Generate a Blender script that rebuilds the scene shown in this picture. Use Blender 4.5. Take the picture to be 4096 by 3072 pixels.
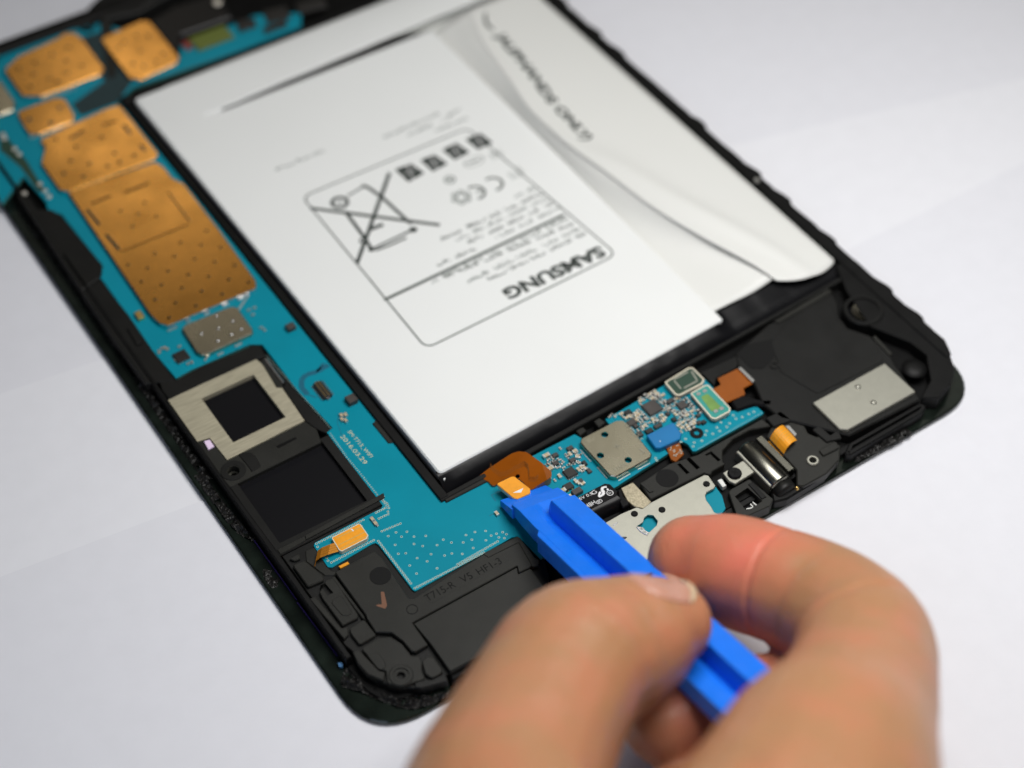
# Close-up of an opened tablet being repaired: every length below is in millimetres on the tablet's own axes
# (x = short side, y = long side, z = up from the paper) and is turned into metres by K.
import bpy, bmesh, math, random
import numpy as np
from mathutils import Vector, Matrix, noise
from mathutils.geometry import delaunay_2d_cdt
from mathutils.bvhtree import BVHTree
K = 0.001
for o in list(bpy.data.objects): bpy.data.objects.remove(o)
scene = bpy.context.scene
COL = scene.collection
R = random.Random(7)

# ------------------------------------------------------------------ camera, world, lamps, exposure
CAM_LOC = (-58.833, -126.653, 246.655)
cam_d = bpy.data.cameras.new('camera'); cam = bpy.data.objects.new('camera', cam_d); COL.objects.link(cam)
cam_d.sensor_width = 36.0; cam_d.lens = 60.391
cam_d.clip_start = 0.01; cam_d.clip_end = 10
right = Vector((0.83116, -0.55602, 0.00353)); down = Vector((-0.41713, -0.62771, -0.65725)); fwd = Vector((0.36766, 0.54481, -0.75366))
cam.matrix_world = Matrix(((right.x, -down.x, -fwd.x, CAM_LOC[0]*K), (right.y, -down.y, -fwd.y, CAM_LOC[1]*K),
                           (right.z, -down.z, -fwd.z, CAM_LOC[2]*K), (0, 0, 0, 1)))
cam_d.dof.use_dof = True; cam_d.dof.focus_distance = 0.299; cam_d.dof.aperture_fstop = 8.5; cam_d.dof.aperture_blades = 0
scene.camera = cam
world = bpy.data.worlds.new('World'); scene.world = world; world.use_nodes = True
bg = world.node_tree.nodes['Background']; bg.inputs['Color'].default_value = (0.90, 0.93, 1.0, 1); bg.inputs['Strength'].default_value = 0.024
def area(name, loc, target, size, power, color, sy=None):
    d = bpy.data.lights.new(name, 'AREA'); d.shape = 'RECTANGLE' if sy else 'SQUARE'; d.size = size*K
    if sy: d.size_y = sy*K
    d.energy = power; d.color = color
    o = bpy.data.objects.new(name, d); COL.objects.link(o)
    o.location = Vector(loc)*K
    o.rotation_euler = (Vector(target)-Vector(loc)).to_track_quat('-Z', 'Y').to_euler()
    return o
area('key_lamp', (124, 2, 258), (94, -6, 0), 165, 0.79, (1.0, 0.985, 0.96))
area('cool_fill_lamp', (-200, -150, 230), (20, 20, 0), 200, 0.165, (0.66, 0.79, 1.0))  # cool fill lamp added at the left front to lift that side
area('gold_reflection_lamp', (262, 800, 565), (60, 110, 0), 150, 0.135, (1.0, 0.90, 0.74), 130)  # unseen lamp added so the gold cans mirror a warm glow
area('can_reflection_lamp', (450, 370, 580), (80, 40, 0), 330, 0.13, (1.0, 0.98, 0.86))  # unseen lamp added to brighten the silver can and steel plate
vs = scene.view_settings; vs.view_transform = 'Standard'; vs.look = 'None'; vs.gamma = 1.0; vs.use_curve_mapping = False; vs.exposure = 0.0
scene.render.engine = 'CYCLES'
scene.cycles.use_denoising = True
scene.cycles.max_bounces = 6; scene.cycles.diffuse_bounces = 3; scene.cycles.glossy_bounces = 3; scene.cycles.transmission_bounces = 4
scene.cycles.caustics_reflective = False; scene.cycles.caustics_refractive = False

# ------------------------------------------------------------------ materials
MATS = {}
def mat(name, col, rough=0.5, metal=0.0, var=0.0, vscale=60, bump=0.0, bscale=3000, coat=0.0, spec=0.5, sss=0.0, bdist=2e-5, speck=0.0, stretch=None, rvar=0.0, trans=0.0):
    m = bpy.data.materials.new(name); m.use_nodes = True; nt = m.node_tree; P = nt.nodes['Principled BSDF']
    P.inputs['Roughness'].default_value = rough; P.inputs['Metallic'].default_value = metal
    P.inputs['Base Color'].default_value = (*col, 1); P.inputs['Specular IOR Level'].default_value = spec
    P.inputs['Coat Weight'].default_value = coat; P.inputs['Coat Roughness'].default_value = 0.12
    tc = nt.nodes.new('ShaderNodeTexCoord'); src = tc.outputs['Object']
    if stretch:
        mp = nt.nodes.new('ShaderNodeMapping'); mp.inputs['Scale'].default_value = stretch
        nt.links.new(src, mp.inputs['Vector']); src = mp.outputs['Vector']
    def nz(scale, detail=4):
        n = nt.nodes.new('ShaderNodeTexNoise'); n.inputs['Scale'].default_value = scale; n.inputs['Detail'].default_value = detail
        nt.links.new(src, n.inputs['Vector']); return n
    if var > 0 or speck > 0:
        n = nz(vscale); r = nt.nodes.new('ShaderNodeMapRange')
        r.inputs['From Min'].default_value = 0.3; r.inputs['From Max'].default_value = 0.7
        r.inputs['To Min'].default_value = 1-var; r.inputs['To Max'].default_value = 1+var
        nt.links.new(n.outputs['Fac'], r.inputs['Value'])
        out = r.outputs['Result']
        if speck > 0:
            n2 = nz(5200, 1); r2 = nt.nodes.new('ShaderNodeMapRange')
            r2.inputs['From Min'].default_value = 0.60; r2.inputs['From Max'].default_value = 0.74
            r2.inputs['To Min'].default_value = 1.0; r2.inputs['To Max'].default_value = 1+speck
            nt.links.new(n2.outputs['Fac'], r2.inputs['Value'])
            mm = nt.nodes.new('ShaderNodeMath'); mm.operation = 'MULTIPLY'
            nt.links.new(out, mm.inputs[0]); nt.links.new(r2.outputs['Result'], mm.inputs[1]); out = mm.outputs[0]
        v = nt.nodes.new('ShaderNodeVectorMath'); v.operation = 'SCALE'; v.inputs[0].default_value = col
        nt.links.new(out, v.inputs['Scale']); nt.links.new(v.outputs['Vector'], P.inputs['Base Color'])
    if rvar > 0:
        n3 = nz(vscale*1.7, 3); r3 = nt.nodes.new('ShaderNodeMapRange')
        r3.inputs['From Min'].default_value = 0.3; r3.inputs['From Max'].default_value = 0.7
        r3.inputs['To Min'].default_value = max(0.02, rough-rvar); r3.inputs['To Max'].default_value = rough+rvar
        nt.links.new(n3.outputs['Fac'], r3.inputs['Value']); nt.links.new(r3.outputs['Result'], P.inputs['Roughness'])
    if bump > 0:
        n = nz(bscale, 3); b = nt.nodes.new('ShaderNodeBump'); b.inputs['Strength'].default_value = bump; b.inputs['Distance'].default_value = bdist
        nt.links.new(n.outputs['Fac'], b.inputs['Height']); nt.links.new(b.outputs['Normal'], P.inputs['Normal'])
    if sss > 0:
        P.inputs['Subsurface Weight'].default_value = sss; P.inputs['Subsurface Radius'].default_value = (0.0022, 0.0011, 0.0007); P.inputs['Subsurface Scale'].default_value = 1.0
    if trans > 0:
        t = nt.nodes.new('ShaderNodeBsdfTranslucent'); t.inputs['Color'].default_value = (*col, 1)
        mx = nt.nodes.new('ShaderNodeMixShader'); mx.inputs['Fac'].default_value = trans
        nt.links.new(P.outputs['BSDF'], mx.inputs[1]); nt.links.new(t.outputs['BSDF'], mx.inputs[2])
        nt.links.new(mx.outputs['Shader'], nt.nodes['Material Output'].inputs['Surface'])
    MATS[name] = m
    return m
mat('paper', (0.785, 0.79, 0.84), 0.9, var=0.012, vscale=220, bump=0.25, bscale=900, bdist=6e-5, spec=0.2)
mat('paper_b', (0.82, 0.825, 0.87), 0.9, var=0.012, vscale=220, bump=0.25, bscale=900, bdist=6e-5, spec=0.2)
mat('table', (0.45, 0.42, 0.38), 0.6)
mat('glass_black', (0.009, 0.013, 0.010), 0.12, var=0.4, vscale=250, spec=0.5)
mat('tray', (0.003, 0.003, 0.003), 0.6, spec=0.15, var=0.3, vscale=200, bump=0.3, bscale=2500)
mat('frame', (0.004, 0.004, 0.004), 0.5, spec=0.22, var=0.35, vscale=300, bump=0.4, bscale=2500)
mat('plastic', (0.019, 0.019, 0.0165), 0.48, spec=0.25, var=0.16, vscale=140, bump=0.55, bscale=5200, bdist=3e-5, speck=0.5, rvar=0.06)
mat('plastic_b', (0.008, 0.008, 0.0075), 0.48, spec=0.25, var=0.2, vscale=140, bump=0.5, bscale=5200, bdist=3e-5, speck=0.4, rvar=0.06)
mat('gloss_black', (0.004, 0.004, 0.005), 0.32, spec=0.2, bump=0.12, bscale=140, bdist=2e-4)
mat('screen_back', (0.0035, 0.0035, 0.005), 0.4, spec=0.2)
mat('rubber', (0.006, 0.006, 0.006), 0.7, spec=0.2, bump=0.4, bscale=3000)
mat('glue', (0.007, 0.0065, 0.006), 0.38, spec=0.35, var=0.7, vscale=900, bump=1.0, bscale=1500, bdist=2.5e-4)
mat('purple_film', (0.05, 0.03, 0.16), 0.25, metal=0.3)
mat('pcb', (0.002, 0.245, 0.335), 0.36, var=0.05, vscale=90, bump=0.08, bscale=900, spec=0.16)
mat('pcb_edge', (0.05, 0.16, 0.14), 0.5)
mat('trace_ink', (0.006, 0.12, 0.19), 0.4)
mat('gold_can', (0.66, 0.325, 0.075), 0.25, metal=1.0, var=0.06, vscale=60, bump=0.05, bscale=55, bdist=9e-4, rvar=0.04)
mat('steel_can', (0.50, 0.46, 0.35), 0.27, metal=1.0, var=0.03, vscale=90, bump=0.03, bscale=150, bdist=4e-4, rvar=0.03)
mat('steel', (0.40, 0.395, 0.34), 0.46, metal=0.8, var=0.03, vscale=700, bump=0.2, bscale=5000, speck=0.12)
mat('steel_dark', (0.24, 0.235, 0.20), 0.27, metal=1.0, var=0.08, vscale=200)
mat('tin', (0.80, 0.80, 0.82), 0.22, metal=1.0)
mat('solder', (0.85, 0.84, 0.80), 0.30, metal=0.9)
mat('gold_pad', (0.85, 0.60, 0.22), 0.28, metal=1.0)
mat('dim_grey', (0.018, 0.040, 0.045), 0.5, var=0.1, vscale=200)
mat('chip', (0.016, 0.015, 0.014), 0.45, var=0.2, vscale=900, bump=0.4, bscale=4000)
mat('chip_grey', (0.055, 0.048, 0.045), 0.42, var=0.25, vscale=900, bump=0.4, bscale=4000)
mat('ceramic', (0.50, 0.40, 0.25), 0.4)
mat('ceramic_grey', (0.30, 0.25, 0.20), 0.4)
mat('silk', (0.62, 0.60, 0.38), 0.6)
mat('plating', (0.42, 0.60, 0.55), 0.4)
mat('white_ink', (0.80, 0.80, 0.80), 0.5)
mat('grey_ink', (0.20, 0.20, 0.19), 0.6)
mat('emboss', (0.62, 0.60, 0.50), 0.25, metal=1.0)
mat('kapton', (0.27, 0.068, 0.003), 0.16, var=0.12, vscale=200, coat=0.6, spec=0.4)
mat('kapton_line', (0.26, 0.085, 0.012), 0.3, metal=0.3)
mat('gold_flex', (0.90, 0.36, 0.022), 0.30, var=0.10, vscale=700, coat=0.3)
mat('gold_hatch', (0.62, 0.40, 0.10), 0.4)
mat('flex_copper', (0.62, 0.24, 0.02), 0.25, metal=0.6, coat=0.4)
mat('backing', (0.72, 0.66, 0.52), 0.5)
mat('fabric', (0.42, 0.385, 0.28), 0.55, metal=0.25, var=0.18, vscale=1500, bump=0.5, bscale=2200, bdist=6e-5, stretch=(0.18, 2.6, 1))
mat('weave', (0.42, 0.37, 0.26), 0.4, metal=0.55, var=0.3, vscale=3200, bump=0.7, bscale=3600, bdist=5e-5)
mat('white_cell', (0.76, 0.77, 0.74), 0.55, var=0.015, vscale=30)
mat('label_white', (0.86, 0.875, 0.865), 0.42, var=0.012, vscale=40, bump=0.05, bscale=60, bdist=3e-4)
mat('wrap', (0.87, 0.875, 0.845), 0.42, trans=0.10)
mat('print_black', (0.035, 0.045, 0.04), 0.6)
mat('print_grey', (0.075, 0.09, 0.08), 0.6)
mat('print_light', (0.20, 0.225, 0.21), 0.6)
mat('print_pale', (0.42, 0.42, 0.42), 0.6)
mat('tool_blue', (0.008, 0.185, 0.88), 0.40, var=0.04, vscale=300, bump=0.3, bscale=1500, bdist=5e-5, rvar=0.10, speck=0.10)
mat('green_pad', (0.16, 0.30, 0.07), 0.4, var=0.2, vscale=400)
mat('green_dark', (0.02, 0.055, 0.035), 0.4)
mat('teal', (0.03, 0.30, 0.26), 0.4)
mat('lime', (0.13, 0.16, 0.03), 0.5)
mat('blue_cover', (0.006, 0.17, 0.42), 0.35, var=0.06, vscale=300)
mat('brown_mark', (0.17, 0.075, 0.04), 0.7)
mat('pink_pad', (0.86, 0.68, 0.90), 0.35)
mat('blue_bit', (0.12, 0.32, 0.62), 0.4)
mat('red_bit', (0.22, 0.03, 0.02), 0.4)
mat('nail', (0.56, 0.29, 0.21), 0.30, sss=0.2, coat=0.2, var=0.05, vscale=300)
mat('nail_tip', (0.62, 0.47, 0.31), 0.32, sss=0.2)

# ------------------------------------------------------------------ geometry helpers (mm)
def link(o, parent=None):
    COL.objects.link(o)
    if parent: o.parent = parent
    return o
def depth_origin(parent):
    v = Vector((0, 0, 0))
    while parent: v = v + parent.location; parent = parent.parent
    return v
def build(name, verts, faces, m, parent=None, fm=None, smooth=False):
    me = bpy.data.meshes.new(name)
    off = depth_origin(parent)
    me.from_pydata([tuple(Vector(v)*K-off) for v in verts], [], faces)
    for x in (m if isinstance(m, (list, tuple)) else [m]): me.materials.append(MATS[x])
    if fm:
        for p, i in zip(me.polygons, fm): p.material_index = i
    if smooth:
        me.polygons.foreach_set('use_smooth', [True]*len(me.polygons))
    me.update()
    return link(bpy.data.objects.new(name, me), parent)
def thing(name, label, cat, loc, group=None):
    o = bpy.data.objects.new(name, None); o.empty_display_size = 0.005; o.location = Vector(loc)*K
    COL.objects.link(o); o['label'] = label; o['category'] = cat
    if group: o['group'] = group
    return o
def tag(o, label, cat, group=None):
    o['label'] = label; o['category'] = cat
    if group: o['group'] = group
    return o
def ccw(p):
    a = sum(p[i][0]*p[(i+1) % len(p)][1]-p[(i+1) % len(p)][0]*p[i][1] for i in range(len(p)))
    return list(p) if a > 0 else list(p)[::-1]
def clean(p):
    q = []
    for a in p:
        if not q or math.hypot(a[0]-q[-1][0], a[1]-q[-1][1]) > 1e-3: q.append(tuple(a[:2]))
    if math.hypot(q[0][0]-q[-1][0], q[0][1]-q[-1][1]) < 1e-3: q.pop()
    return q
def rnd(p, r, n=4):
    p = clean(p); out = []; N = len(p)
    for i in range(N):
        a, b, c = Vector(p[i-1]), Vector(p[i]), Vector(p[(i+1) % N])
        u = (a-b); v = (c-b); lu, lv = u.length, v.length
        u.normalize(); v.normalize(); d = max(-1, min(1, u.dot(v))); th = math.acos(d)
        if th > math.pi-0.12: out.append(tuple(b)); continue
        rr = r[i] if isinstance(r, (list, tuple)) else r
        t = min(rr/math.tan(th/2), 0.45*lu, 0.45*lv)
        for k in range(n+1):
            s = k/n
            out.append(tuple((b+u*t)*(1-s)**2+b*2*s*(1-s)+(b+v*t)*s*s))
    return clean(out)
def rrect(x0, y0, x1, y1, r=0.5, n=4): return rnd([(x0, y0), (x1, y0), (x1, y1), (x0, y1)], r, n)
def circle(x, y, r, n=20): return [(x+r*math.cos(2*math.pi*i/n), y+r*math.sin(2*math.pi*i/n)) for i in range(n)]
def inset(p, d):
    N = len(p); out = []
    for i in range(N):
        a, b, c = Vector(p[i-1]), Vector(p[i]), Vector(p[(i+1) % N])
        e1 = (b-a).normalized(); e2 = (c-b).normalized()
        n1 = Vector((-e1.y, e1.x)); n2 = Vector((-e2.y, e2.x)); m = n1+n2
        if m.length < 1e-4: m = n1
        m.normalize(); out.append(tuple(b+m*min(d/max(0.45, m.dot(n1)), 2*d)))
    return out
def inside(p, x, y):
    c = False; j = len(p)-1
    for i in range(len(p)):
        if (p[i][1] > y) != (p[j][1] > y) and x < (p[j][0]-p[i][0])*(y-p[i][1])/(p[j][1]-p[i][1])+p[i][0]: c = not c
        j = i
    return c
def plate(name, pts, z0, z1, m, parent=None, bev=0.12, holes=(), side=None, hd=None, ztop=None):
    """A slab of outline pts from z0 to z1 with a chamfered top rim and real holes; ztop(x, y) may shape its top."""
    p = ccw(clean(pts)); n = len(p); ip = inset(p, bev) if bev else p
    zt = (lambda x, y: z1) if ztop is None else ztop
    V = [(x, y, z0) for x, y in p]+[(x, y, zt(x, y)-bev) for x, y in p]; F = []; FM = []
    for i in range(n):
        j = (i+1) % n; F.append((i, j, n+j, n+i)); FM.append(1 if side else 0)
    if bev:
        V += [(x, y, zt(x, y)) for x, y in ip]
        for i in range(n):
            j = (i+1) % n; F.append((n+i, n+j, 2*n+j, 2*n+i)); FM.append(0)
    top = len(V)-n
    if not holes:
        F.append(tuple(range(top, top+n))); FM.append(0)
    else:
        hs = [ccw(clean(h)) for h in holes]
        cv = [Vector(q) for q in ip]; ce = [(i, (i+1) % n) for i in range(n)]
        for h in hs:
            b = len(cv); cv += [Vector(q) for q in h]; ce += [(b+i, b+(i+1) % len(h)) for i in range(len(h))]
        ov, oe, of, *_ = delaunay_2d_cdt(cv, ce, [], 0, 1e-7)
        base = len(V); V += [(v.x, v.y, zt(v.x, v.y)) for v in ov]
        for t in of:
            cx = sum(ov[i].x for i in t)/len(t); cy = sum(ov[i].y for i in t)/len(t)
            if not inside(ip, cx, cy) or any(inside(h, cx, cy) for h in hs): continue
            a = sum(ov[t[i]].x*ov[t[(i+1) % len(t)]].y-ov[t[(i+1) % len(t)]].x*ov[t[i]].y for i in range(len(t)))
            F.append(tuple(base+i for i in (t if a > 0 else t[::-1]))); FM.append(0)
        d = hd if hd else z1-z0
        for h in hs:
            b = len(V); k = len(h)
            V += [(x, y, zt(x, y)) for x, y in h]+[(x, y, zt(x, y)-d) for x, y in h]
            for i in range(k): F.append((b+(i+1) % k, b+i, b+k+i, b+k+(i+1) % k)); FM.append(1 if side else 0)
    return build(name, V, F, [m, side] if side else m, parent, FM)
def box(name, x0, y0, z0, x1, y1, z1, m, parent=None, bev=0.08): return plate(name, [(x0, y0), (x1, y0), (x1, y1), (x0, y1)], z0, z1, m, parent, bev)
def disc(name, x, y, r, z0, z1, m, parent=None, n=20, bev=0.05): return plate(name, circle(x, y, r, n), z0, z1, m, parent, bev)
def ringp(name, x, y, ro, ri, z0, z1, m, parent=None, n=24, bev=0.06): return plate(name, circle(x, y, ro, n), z0, z1, m, parent, bev, [circle(x, y, ri, n)])
def loft(name, secs, m, parent=None, caps=True, smooth=False, closed=True):
    n = len(secs[0]); V = [v for s in secs for v in s]; F = []
    for k in range(len(secs)-1):
        for i in range(n if closed else n-1):
            j = (i+1) % n; F.append((k*n+i, k*n+j, (k+1)*n+j, (k+1)*n+i))
    if caps and closed: F += [tuple(range(n))[::-1], tuple(range((len(secs)-1)*n, len(secs)*n))]
    o = build(name, V, F, m, parent, smooth=smooth)
    bm = bmesh.new(); bm.from_mesh(o.data); bmesh.ops.recalc_face_normals(bm, faces=bm.faces); bm.to_mesh(o.data); bm.free()
    return o
def ribbon(name, path, width_dir, w, th, m, parent=None, smooth=True):
    wd = Vector(width_dir).normalized(); path = [Vector(p) for p in path]; secs = []
    for i, p in enumerate(path):
        t = (path[min(i+1, len(path)-1)]-path[max(i-1, 0)]).normalized(); nrm = wd.cross(t).normalized()
        secs.append([p+wd*w/2+nrm*th/2, p+wd*w/2-nrm*th/2, p-wd*w/2-nrm*th/2, p-wd*w/2+nrm*th/2])
    return loft(name, secs, m, parent)
class Bag:
    """Collects many tiny pieces into one mesh."""
    def __init__(s): s.V = []; s.F = []; s.M = []
    def prism(s, pts, z0, z1, mi=0, bottom=False):
        p = ccw(pts); n = len(p); b = len(s.V)
        s.V += [(x, y, z0) for x, y in p]+[(x, y, z1) for x, y in p]
        for i in range(n): s.F.append((b+i, b+(i+1) % n, b+n+(i+1) % n, b+n+i)); s.M.append(mi)
        s.F.append(tuple(range(b+n, b+2*n))); s.M.append(mi)
    def bar(s, a, b, w, z0, z1, mi=0):
        a, b = Vector(a), Vector(b); d = (b-a).normalized(); q = Vector((-d.y, d.x))*w/2
        s.prism([tuple(a-q), tuple(b-q), tuple(b+q), tuple(a+q)], z0, z1, mi)
    def flat(s, pts, z, mi=0):
        p = ccw(pts); b = len(s.V); s.V += [(x, y, z) for x, y in p]; s.F.append(tuple(range(b, b+len(p)))); s.M.append(mi)
    def ring(s, x, y, ro, ri, z, mi=0, n=10, sx=1, sy=1):
        b = len(s.V)
        for r in (ro, ri): s.V += [(x+sx*r*math.cos(2*math.pi*i/n), y+sy*r*math.sin(2*math.pi*i/n), z) for i in range(n)]
        for i in range(n): s.F.append((b+i, b+(i+1) % n, b+n+(i+1) % n, b+n+i)); s.M.append(mi)
    def dome(s, x, y, r, z, h, mi=0, n=7):
        b = len(s.V)
        for k, (f, g) in enumerate(((1, 0), (0.85, 0.6), (0.4, 0.95))): s.V += [(x+r*f*math.cos(2*math.pi*i/n), y+r*f*math.sin(2*math.pi*i/n), z+h*g) for i in range(n)]
        s.V.append((x, y, z+h))
        for k in range(2):
            for i in range(n): s.F.append((b+k*n+i, b+k*n+(i+1) % n, b+(k+1)*n+(i+1) % n, b+(k+1)*n+i)); s.M.append(mi)
        for i in range(n): s.F.append((b+2*n+i, b+2*n+(i+1) % n, b+3*n)); s.M.append(mi)
    def out(s, name, m, parent=None, smooth=False): return build(name, s.V, s.F, m, parent, s.M, smooth)
def glyphs(body, shear=0.0, bold=0.0):
    """Outline of a line of lettering, flat, scaled so that it fills 0..1 in x and 0..1 in y."""
    c = bpy.data.curves.new('lettering', 'FONT'); c.body = body; c.size = 1; c.resolution_u = 3; c.shear = shear; c.offset = bold
    o = bpy.data.objects.new('lettering', c); COL.objects.link(o)
    bpy.context.view_layer.update()
    me = bpy.data.meshes.new_from_object(o.evaluated_get(bpy.context.evaluated_depsgraph_get()))
    V = np.array([v.co[:2] for v in me.vertices]); F = [tuple(p.vertices) for p in me.polygons]
    bpy.data.objects.remove(o); bpy.data.curves.remove(c); bpy.data.meshes.remove(me)
    lo = V.min(0); hi = V.max(0)
    return (V-lo)/(hi-lo), F
def lettering(body, x, y, w, h, z, m, parent=None, rot=0, place=None, name='lettering', bold=0.0, th=0.012):
    """A printed line: (x, y) is the start of the baseline, w long and h tall, turned by rot degrees."""
    V, F = glyphs(body, bold=bold); c, s = math.cos(math.radians(rot)), math.sin(math.radians(rot))
    P = []
    for u, v in V:
        a, b = u*w, v*h
        P.append(place(a, b) if place else (x+a*c-b*s, y+a*s+b*c, z+th))
    o = build(name, P, F, m, parent)
    bm = bmesh.new(); bm.from_mesh(o.data); 
    for f in bm.faces:
        f.normal_update()
        if f.normal.z < 0: f.normal_flip()
    bm.to_mesh(o.data); bm.free()
    return o

# ------------------------------------------------------------------ table and paper
t = build('table', [(-1500, -1500, -1.0), (1500, -1500, -1.0), (1500, 1500, -1.0), (-1500, 1500, -1.0)], [(0, 1, 2, 3)], 'table'); t['kind'] = 'structure'
def sheet(pts, ztop, label, m='paper'):
    o = plate('paper_sheet', pts, ztop-0.1, ztop, m, None, 0)
    return tag(o, label, 'paper', 'white paper sheets covering the table')
sheet([(-420, -420), (620, -420), (620, 640), (-420, 640)], -0.55, 'large white paper sheet at the bottom, seen above the tablet top edge')
sheet([(-170, -150), (60, -178), (95, 89.0), (-135, 118)], -0.42, 'white paper sheet under the left tablet edge beside the golden shields', 'paper_b')
sheet([(70, -150), (330, -200), (380, 18.5), (90, 96)], -0.42, 'white paper sheet right of the tablet whose far edge slopes away', 'paper_b')
sheet([(60, -160), (330, -160), (330, 41), (60, 45.5)], -0.26, 'white paper sheet beside the right tablet corner with the steel plate')
sheet([(-200, -190), (54, -190), (95.6, 0), (110, 67), (20, 57), (-180, 81.5)], -0.15, 'white paper sheet under the hand with its long edge at the wrist')

# ------------------------------------------------------------------ tablet shell
tab = thing('tablet', 'black tablet lying face down with its back cover removed', 'tablet', (67, 99, 0))
plate('screen_glass', rrect(0, 0, 134.8, 198.6, 10.5, 10), 0.0, 0.9, 'glass_black', tab, 0.28)
plate('tray', rrect(3.6, 3.4, 131.6, 195, 8, 8), 0.9, 1.5, 'tray', tab, 0.1)
# side walls of the tray
plate('side_wall', [(3.5, 14), (4.5, 14), (4.5, 40), (4.2, 60), (4.2, 195), (3.5, 195)], 0.9, 3.9, 'frame', tab, 0.15)
plate('side_wall', rnd([(3.5, 194.2), (131, 194.2), (131, 198.2), (3.5, 198.2)], 1.5), 0.9, 4.4, 'frame', tab, 0.3)
bump = []
y = 12.0; k = 0
while y < 196:
    bump.append((134.9+R.uniform(-0.2, 0.15), y)); y += R.uniform(2.2, 4.2)
    if R.random() < 0.45:
        bump += [(134.8, y), (135.35+R.uniform(0, .35), y+0.8), (135.3+R.uniform(0, .3), y+R.uniform(2, 4)), (134.8, y+5.4)]; y += 6.5
plate('side_wall', rnd([(131.75, 8)]+[(133.2, 8.4)]+bump+[(131.75, 196)], 1.2, 3), 0.9, 4.5, 'frame', tab, 0.25)
plate('corner_wall', [(130.69, 38.88), (134.73, 39.34), (134.87, 35.32), (134.19, 31.13), (135.02, 28.66), (134.41, 22.63), (134.64, 20.24), (134.57, 16.24), (134.02, 11.15), (132.44, 7.56), (130.94, 5.03), (128.37, 3.25), (123.81, 1.82), (121.11, 3.61), (125.51, 5.85), (129.22, 11.12), (128.89, 15.28), (125.27, 22.78), (127.73, 32.35)], 0.9, 4.2, 'frame', tab, 0.12)
plate('bottom_wall', [(24, 3.3), (96, 3.2), (96, 4.4), (24, 4.4)], 0.9, 2.2, 'frame', tab, 0.15)
plate('bottom_wall', [(98, 2.6), (126, 2.9), (126, 4.0), (98, 4.0)], 0.9, 2.0, 'frame', tab, 0.15)
# black plastic clips on the left wall
plate('clip', [(4.39, 142.67), (7.16, 140.84), (8.17, 138.5), (9.15, 120.56), (8.18, 118.47), (7.11, 117.25), (2.59, 116.03), (2.73, 124.04), (2.9, 133.44)], 1.5, 3.9, 'plastic_b', tab, 0.15)
plate('clip', [(2.51, 115.94), (7.22, 117.03), (7.3, 112.38), (7.56, 105.07), (7.36, 94.98), (7.53, 84.99), (2.51, 86.97), (2.36, 99.75)], 1.5, 3.7, 'plastic_b', tab, 0.15)
plate('clip', [(6.64, 93.7), (7.74, 84.87), (12.73, 85.4), (19.35, 84.9), (23.96, 84.7), (25.11, 83.58), (24.71, 80.98), (23.51, 81.07), (4.39, 81.25), (4.33, 84.03)], 1.5, 3.6, 'plastic_b', tab, 0.2)
for q in ([(3.07, 148.45), (4.86, 147.26), (4, 127.4), (2.82, 126.41)], [(5.7, 101.55), (6.7, 101.62), (6.52, 96.65), (5.34, 96.72)]):
    plate('ridge', q, 3.0, 4.12, 'plastic_b', tab, 0.08)
# walls of the battery pocket
plate('battery_wall', [(33.9, 33.2), (35.6, 33.2), (35.6, 163.0), (34.2, 163.0)], 1.5, 4.0, 'frame', tab, 0.12)
plate('battery_wall', [(34.2, 163.2), (131.6, 163.2), (131.6, 165.4), (34.2, 165.4)], 1.5, 4.2, 'frame', tab, 0.15)
plate('battery_wall', [(33.9, 32.9), (52, 33.1), (100, 34.4), (131, 35.4), (131, 36.3), (100, 35.3), (52, 34.2), (33.9, 33.9)], 1.5, 3.9, 'plastic_b', tab, 0.15)
plate('bracket_corner', [(35.43, 38.97), (35.45, 35.5), (35.61, 33.84), (39.24, 33.77), (43.23, 33.47), (43.18, 32.25), (34.57, 32.37)], 1.5, 3.75, 'plastic', tab, 0.12)
plate('tab', [(32.97, 55.29), (34.18, 55.66), (35.6, 55.55), (35.3, 50.11), (34.41, 49.06), (33.04, 49.65)], 1.5, 3.65, 'plastic', tab, 0.12)
for q in ([(67.25, 33.18), (68.59, 33.22), (68.86, 31.77), (67.16, 31.41)], [(63.19, 33.15), (64.76, 33.17), (64.87, 32.04), (63.16, 31.75)]):
    plate('stop', q, 1.5, 3.6, 'plastic', tab, 0.12)
# fabric frame with its black window
plate('fabric_frame', [(4.14, 81.29), (22.68, 81.66), (23.06, 79.81), (23.13, 77.65), (22.64, 73.11), (23.4, 72.25), (22.98, 62.87), (6.77, 62.52), (6.52, 68.85), (4.07, 69.33)], 2.6, 3.5, 'fabric', tab, 0.05, [[(9.6, 65.5), (20.5, 65.5), (20.5, 78.1), (9.6, 78.1)]], hd=1.0)
plate('window_floor', [(9.0, 65), (21, 65), (21, 78.6), (9.0, 78.6)], 1.6, 2.55, 'screen_back', tab, 0)
plate('bright_strip', [(23.85, 80.27), (24.47, 80.04), (24.32, 72.95), (23.82, 72.94)], 3.3, 3.9, 'tin', tab, 0.08)
plate('strip_holder', [(23.23, 80.55), (24.01, 80.38), (23.91, 72.92), (23.6, 71.91), (22.5, 72.82)], 2.0, 3.6, 'plastic', tab, 0.1)
plate('inner_wall', [(24.97, 82.17), (25.21, 81.47), (25.25, 70.23), (26.04, 58.57), (24.96, 57.97), (23.92, 59.98), (23.1, 62.85), (23.55, 72.05), (24.51, 73.14)], 1.5, 3.3, 'plastic_b', tab, 0.1)
mod = [(3.89, 69.19), (6.37, 68.52), (6.66, 62.27), (22.94, 62.56), (23.78, 59.74), (23, 56.65), (4.29, 56.63), (4.04, 58.37)]
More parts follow.
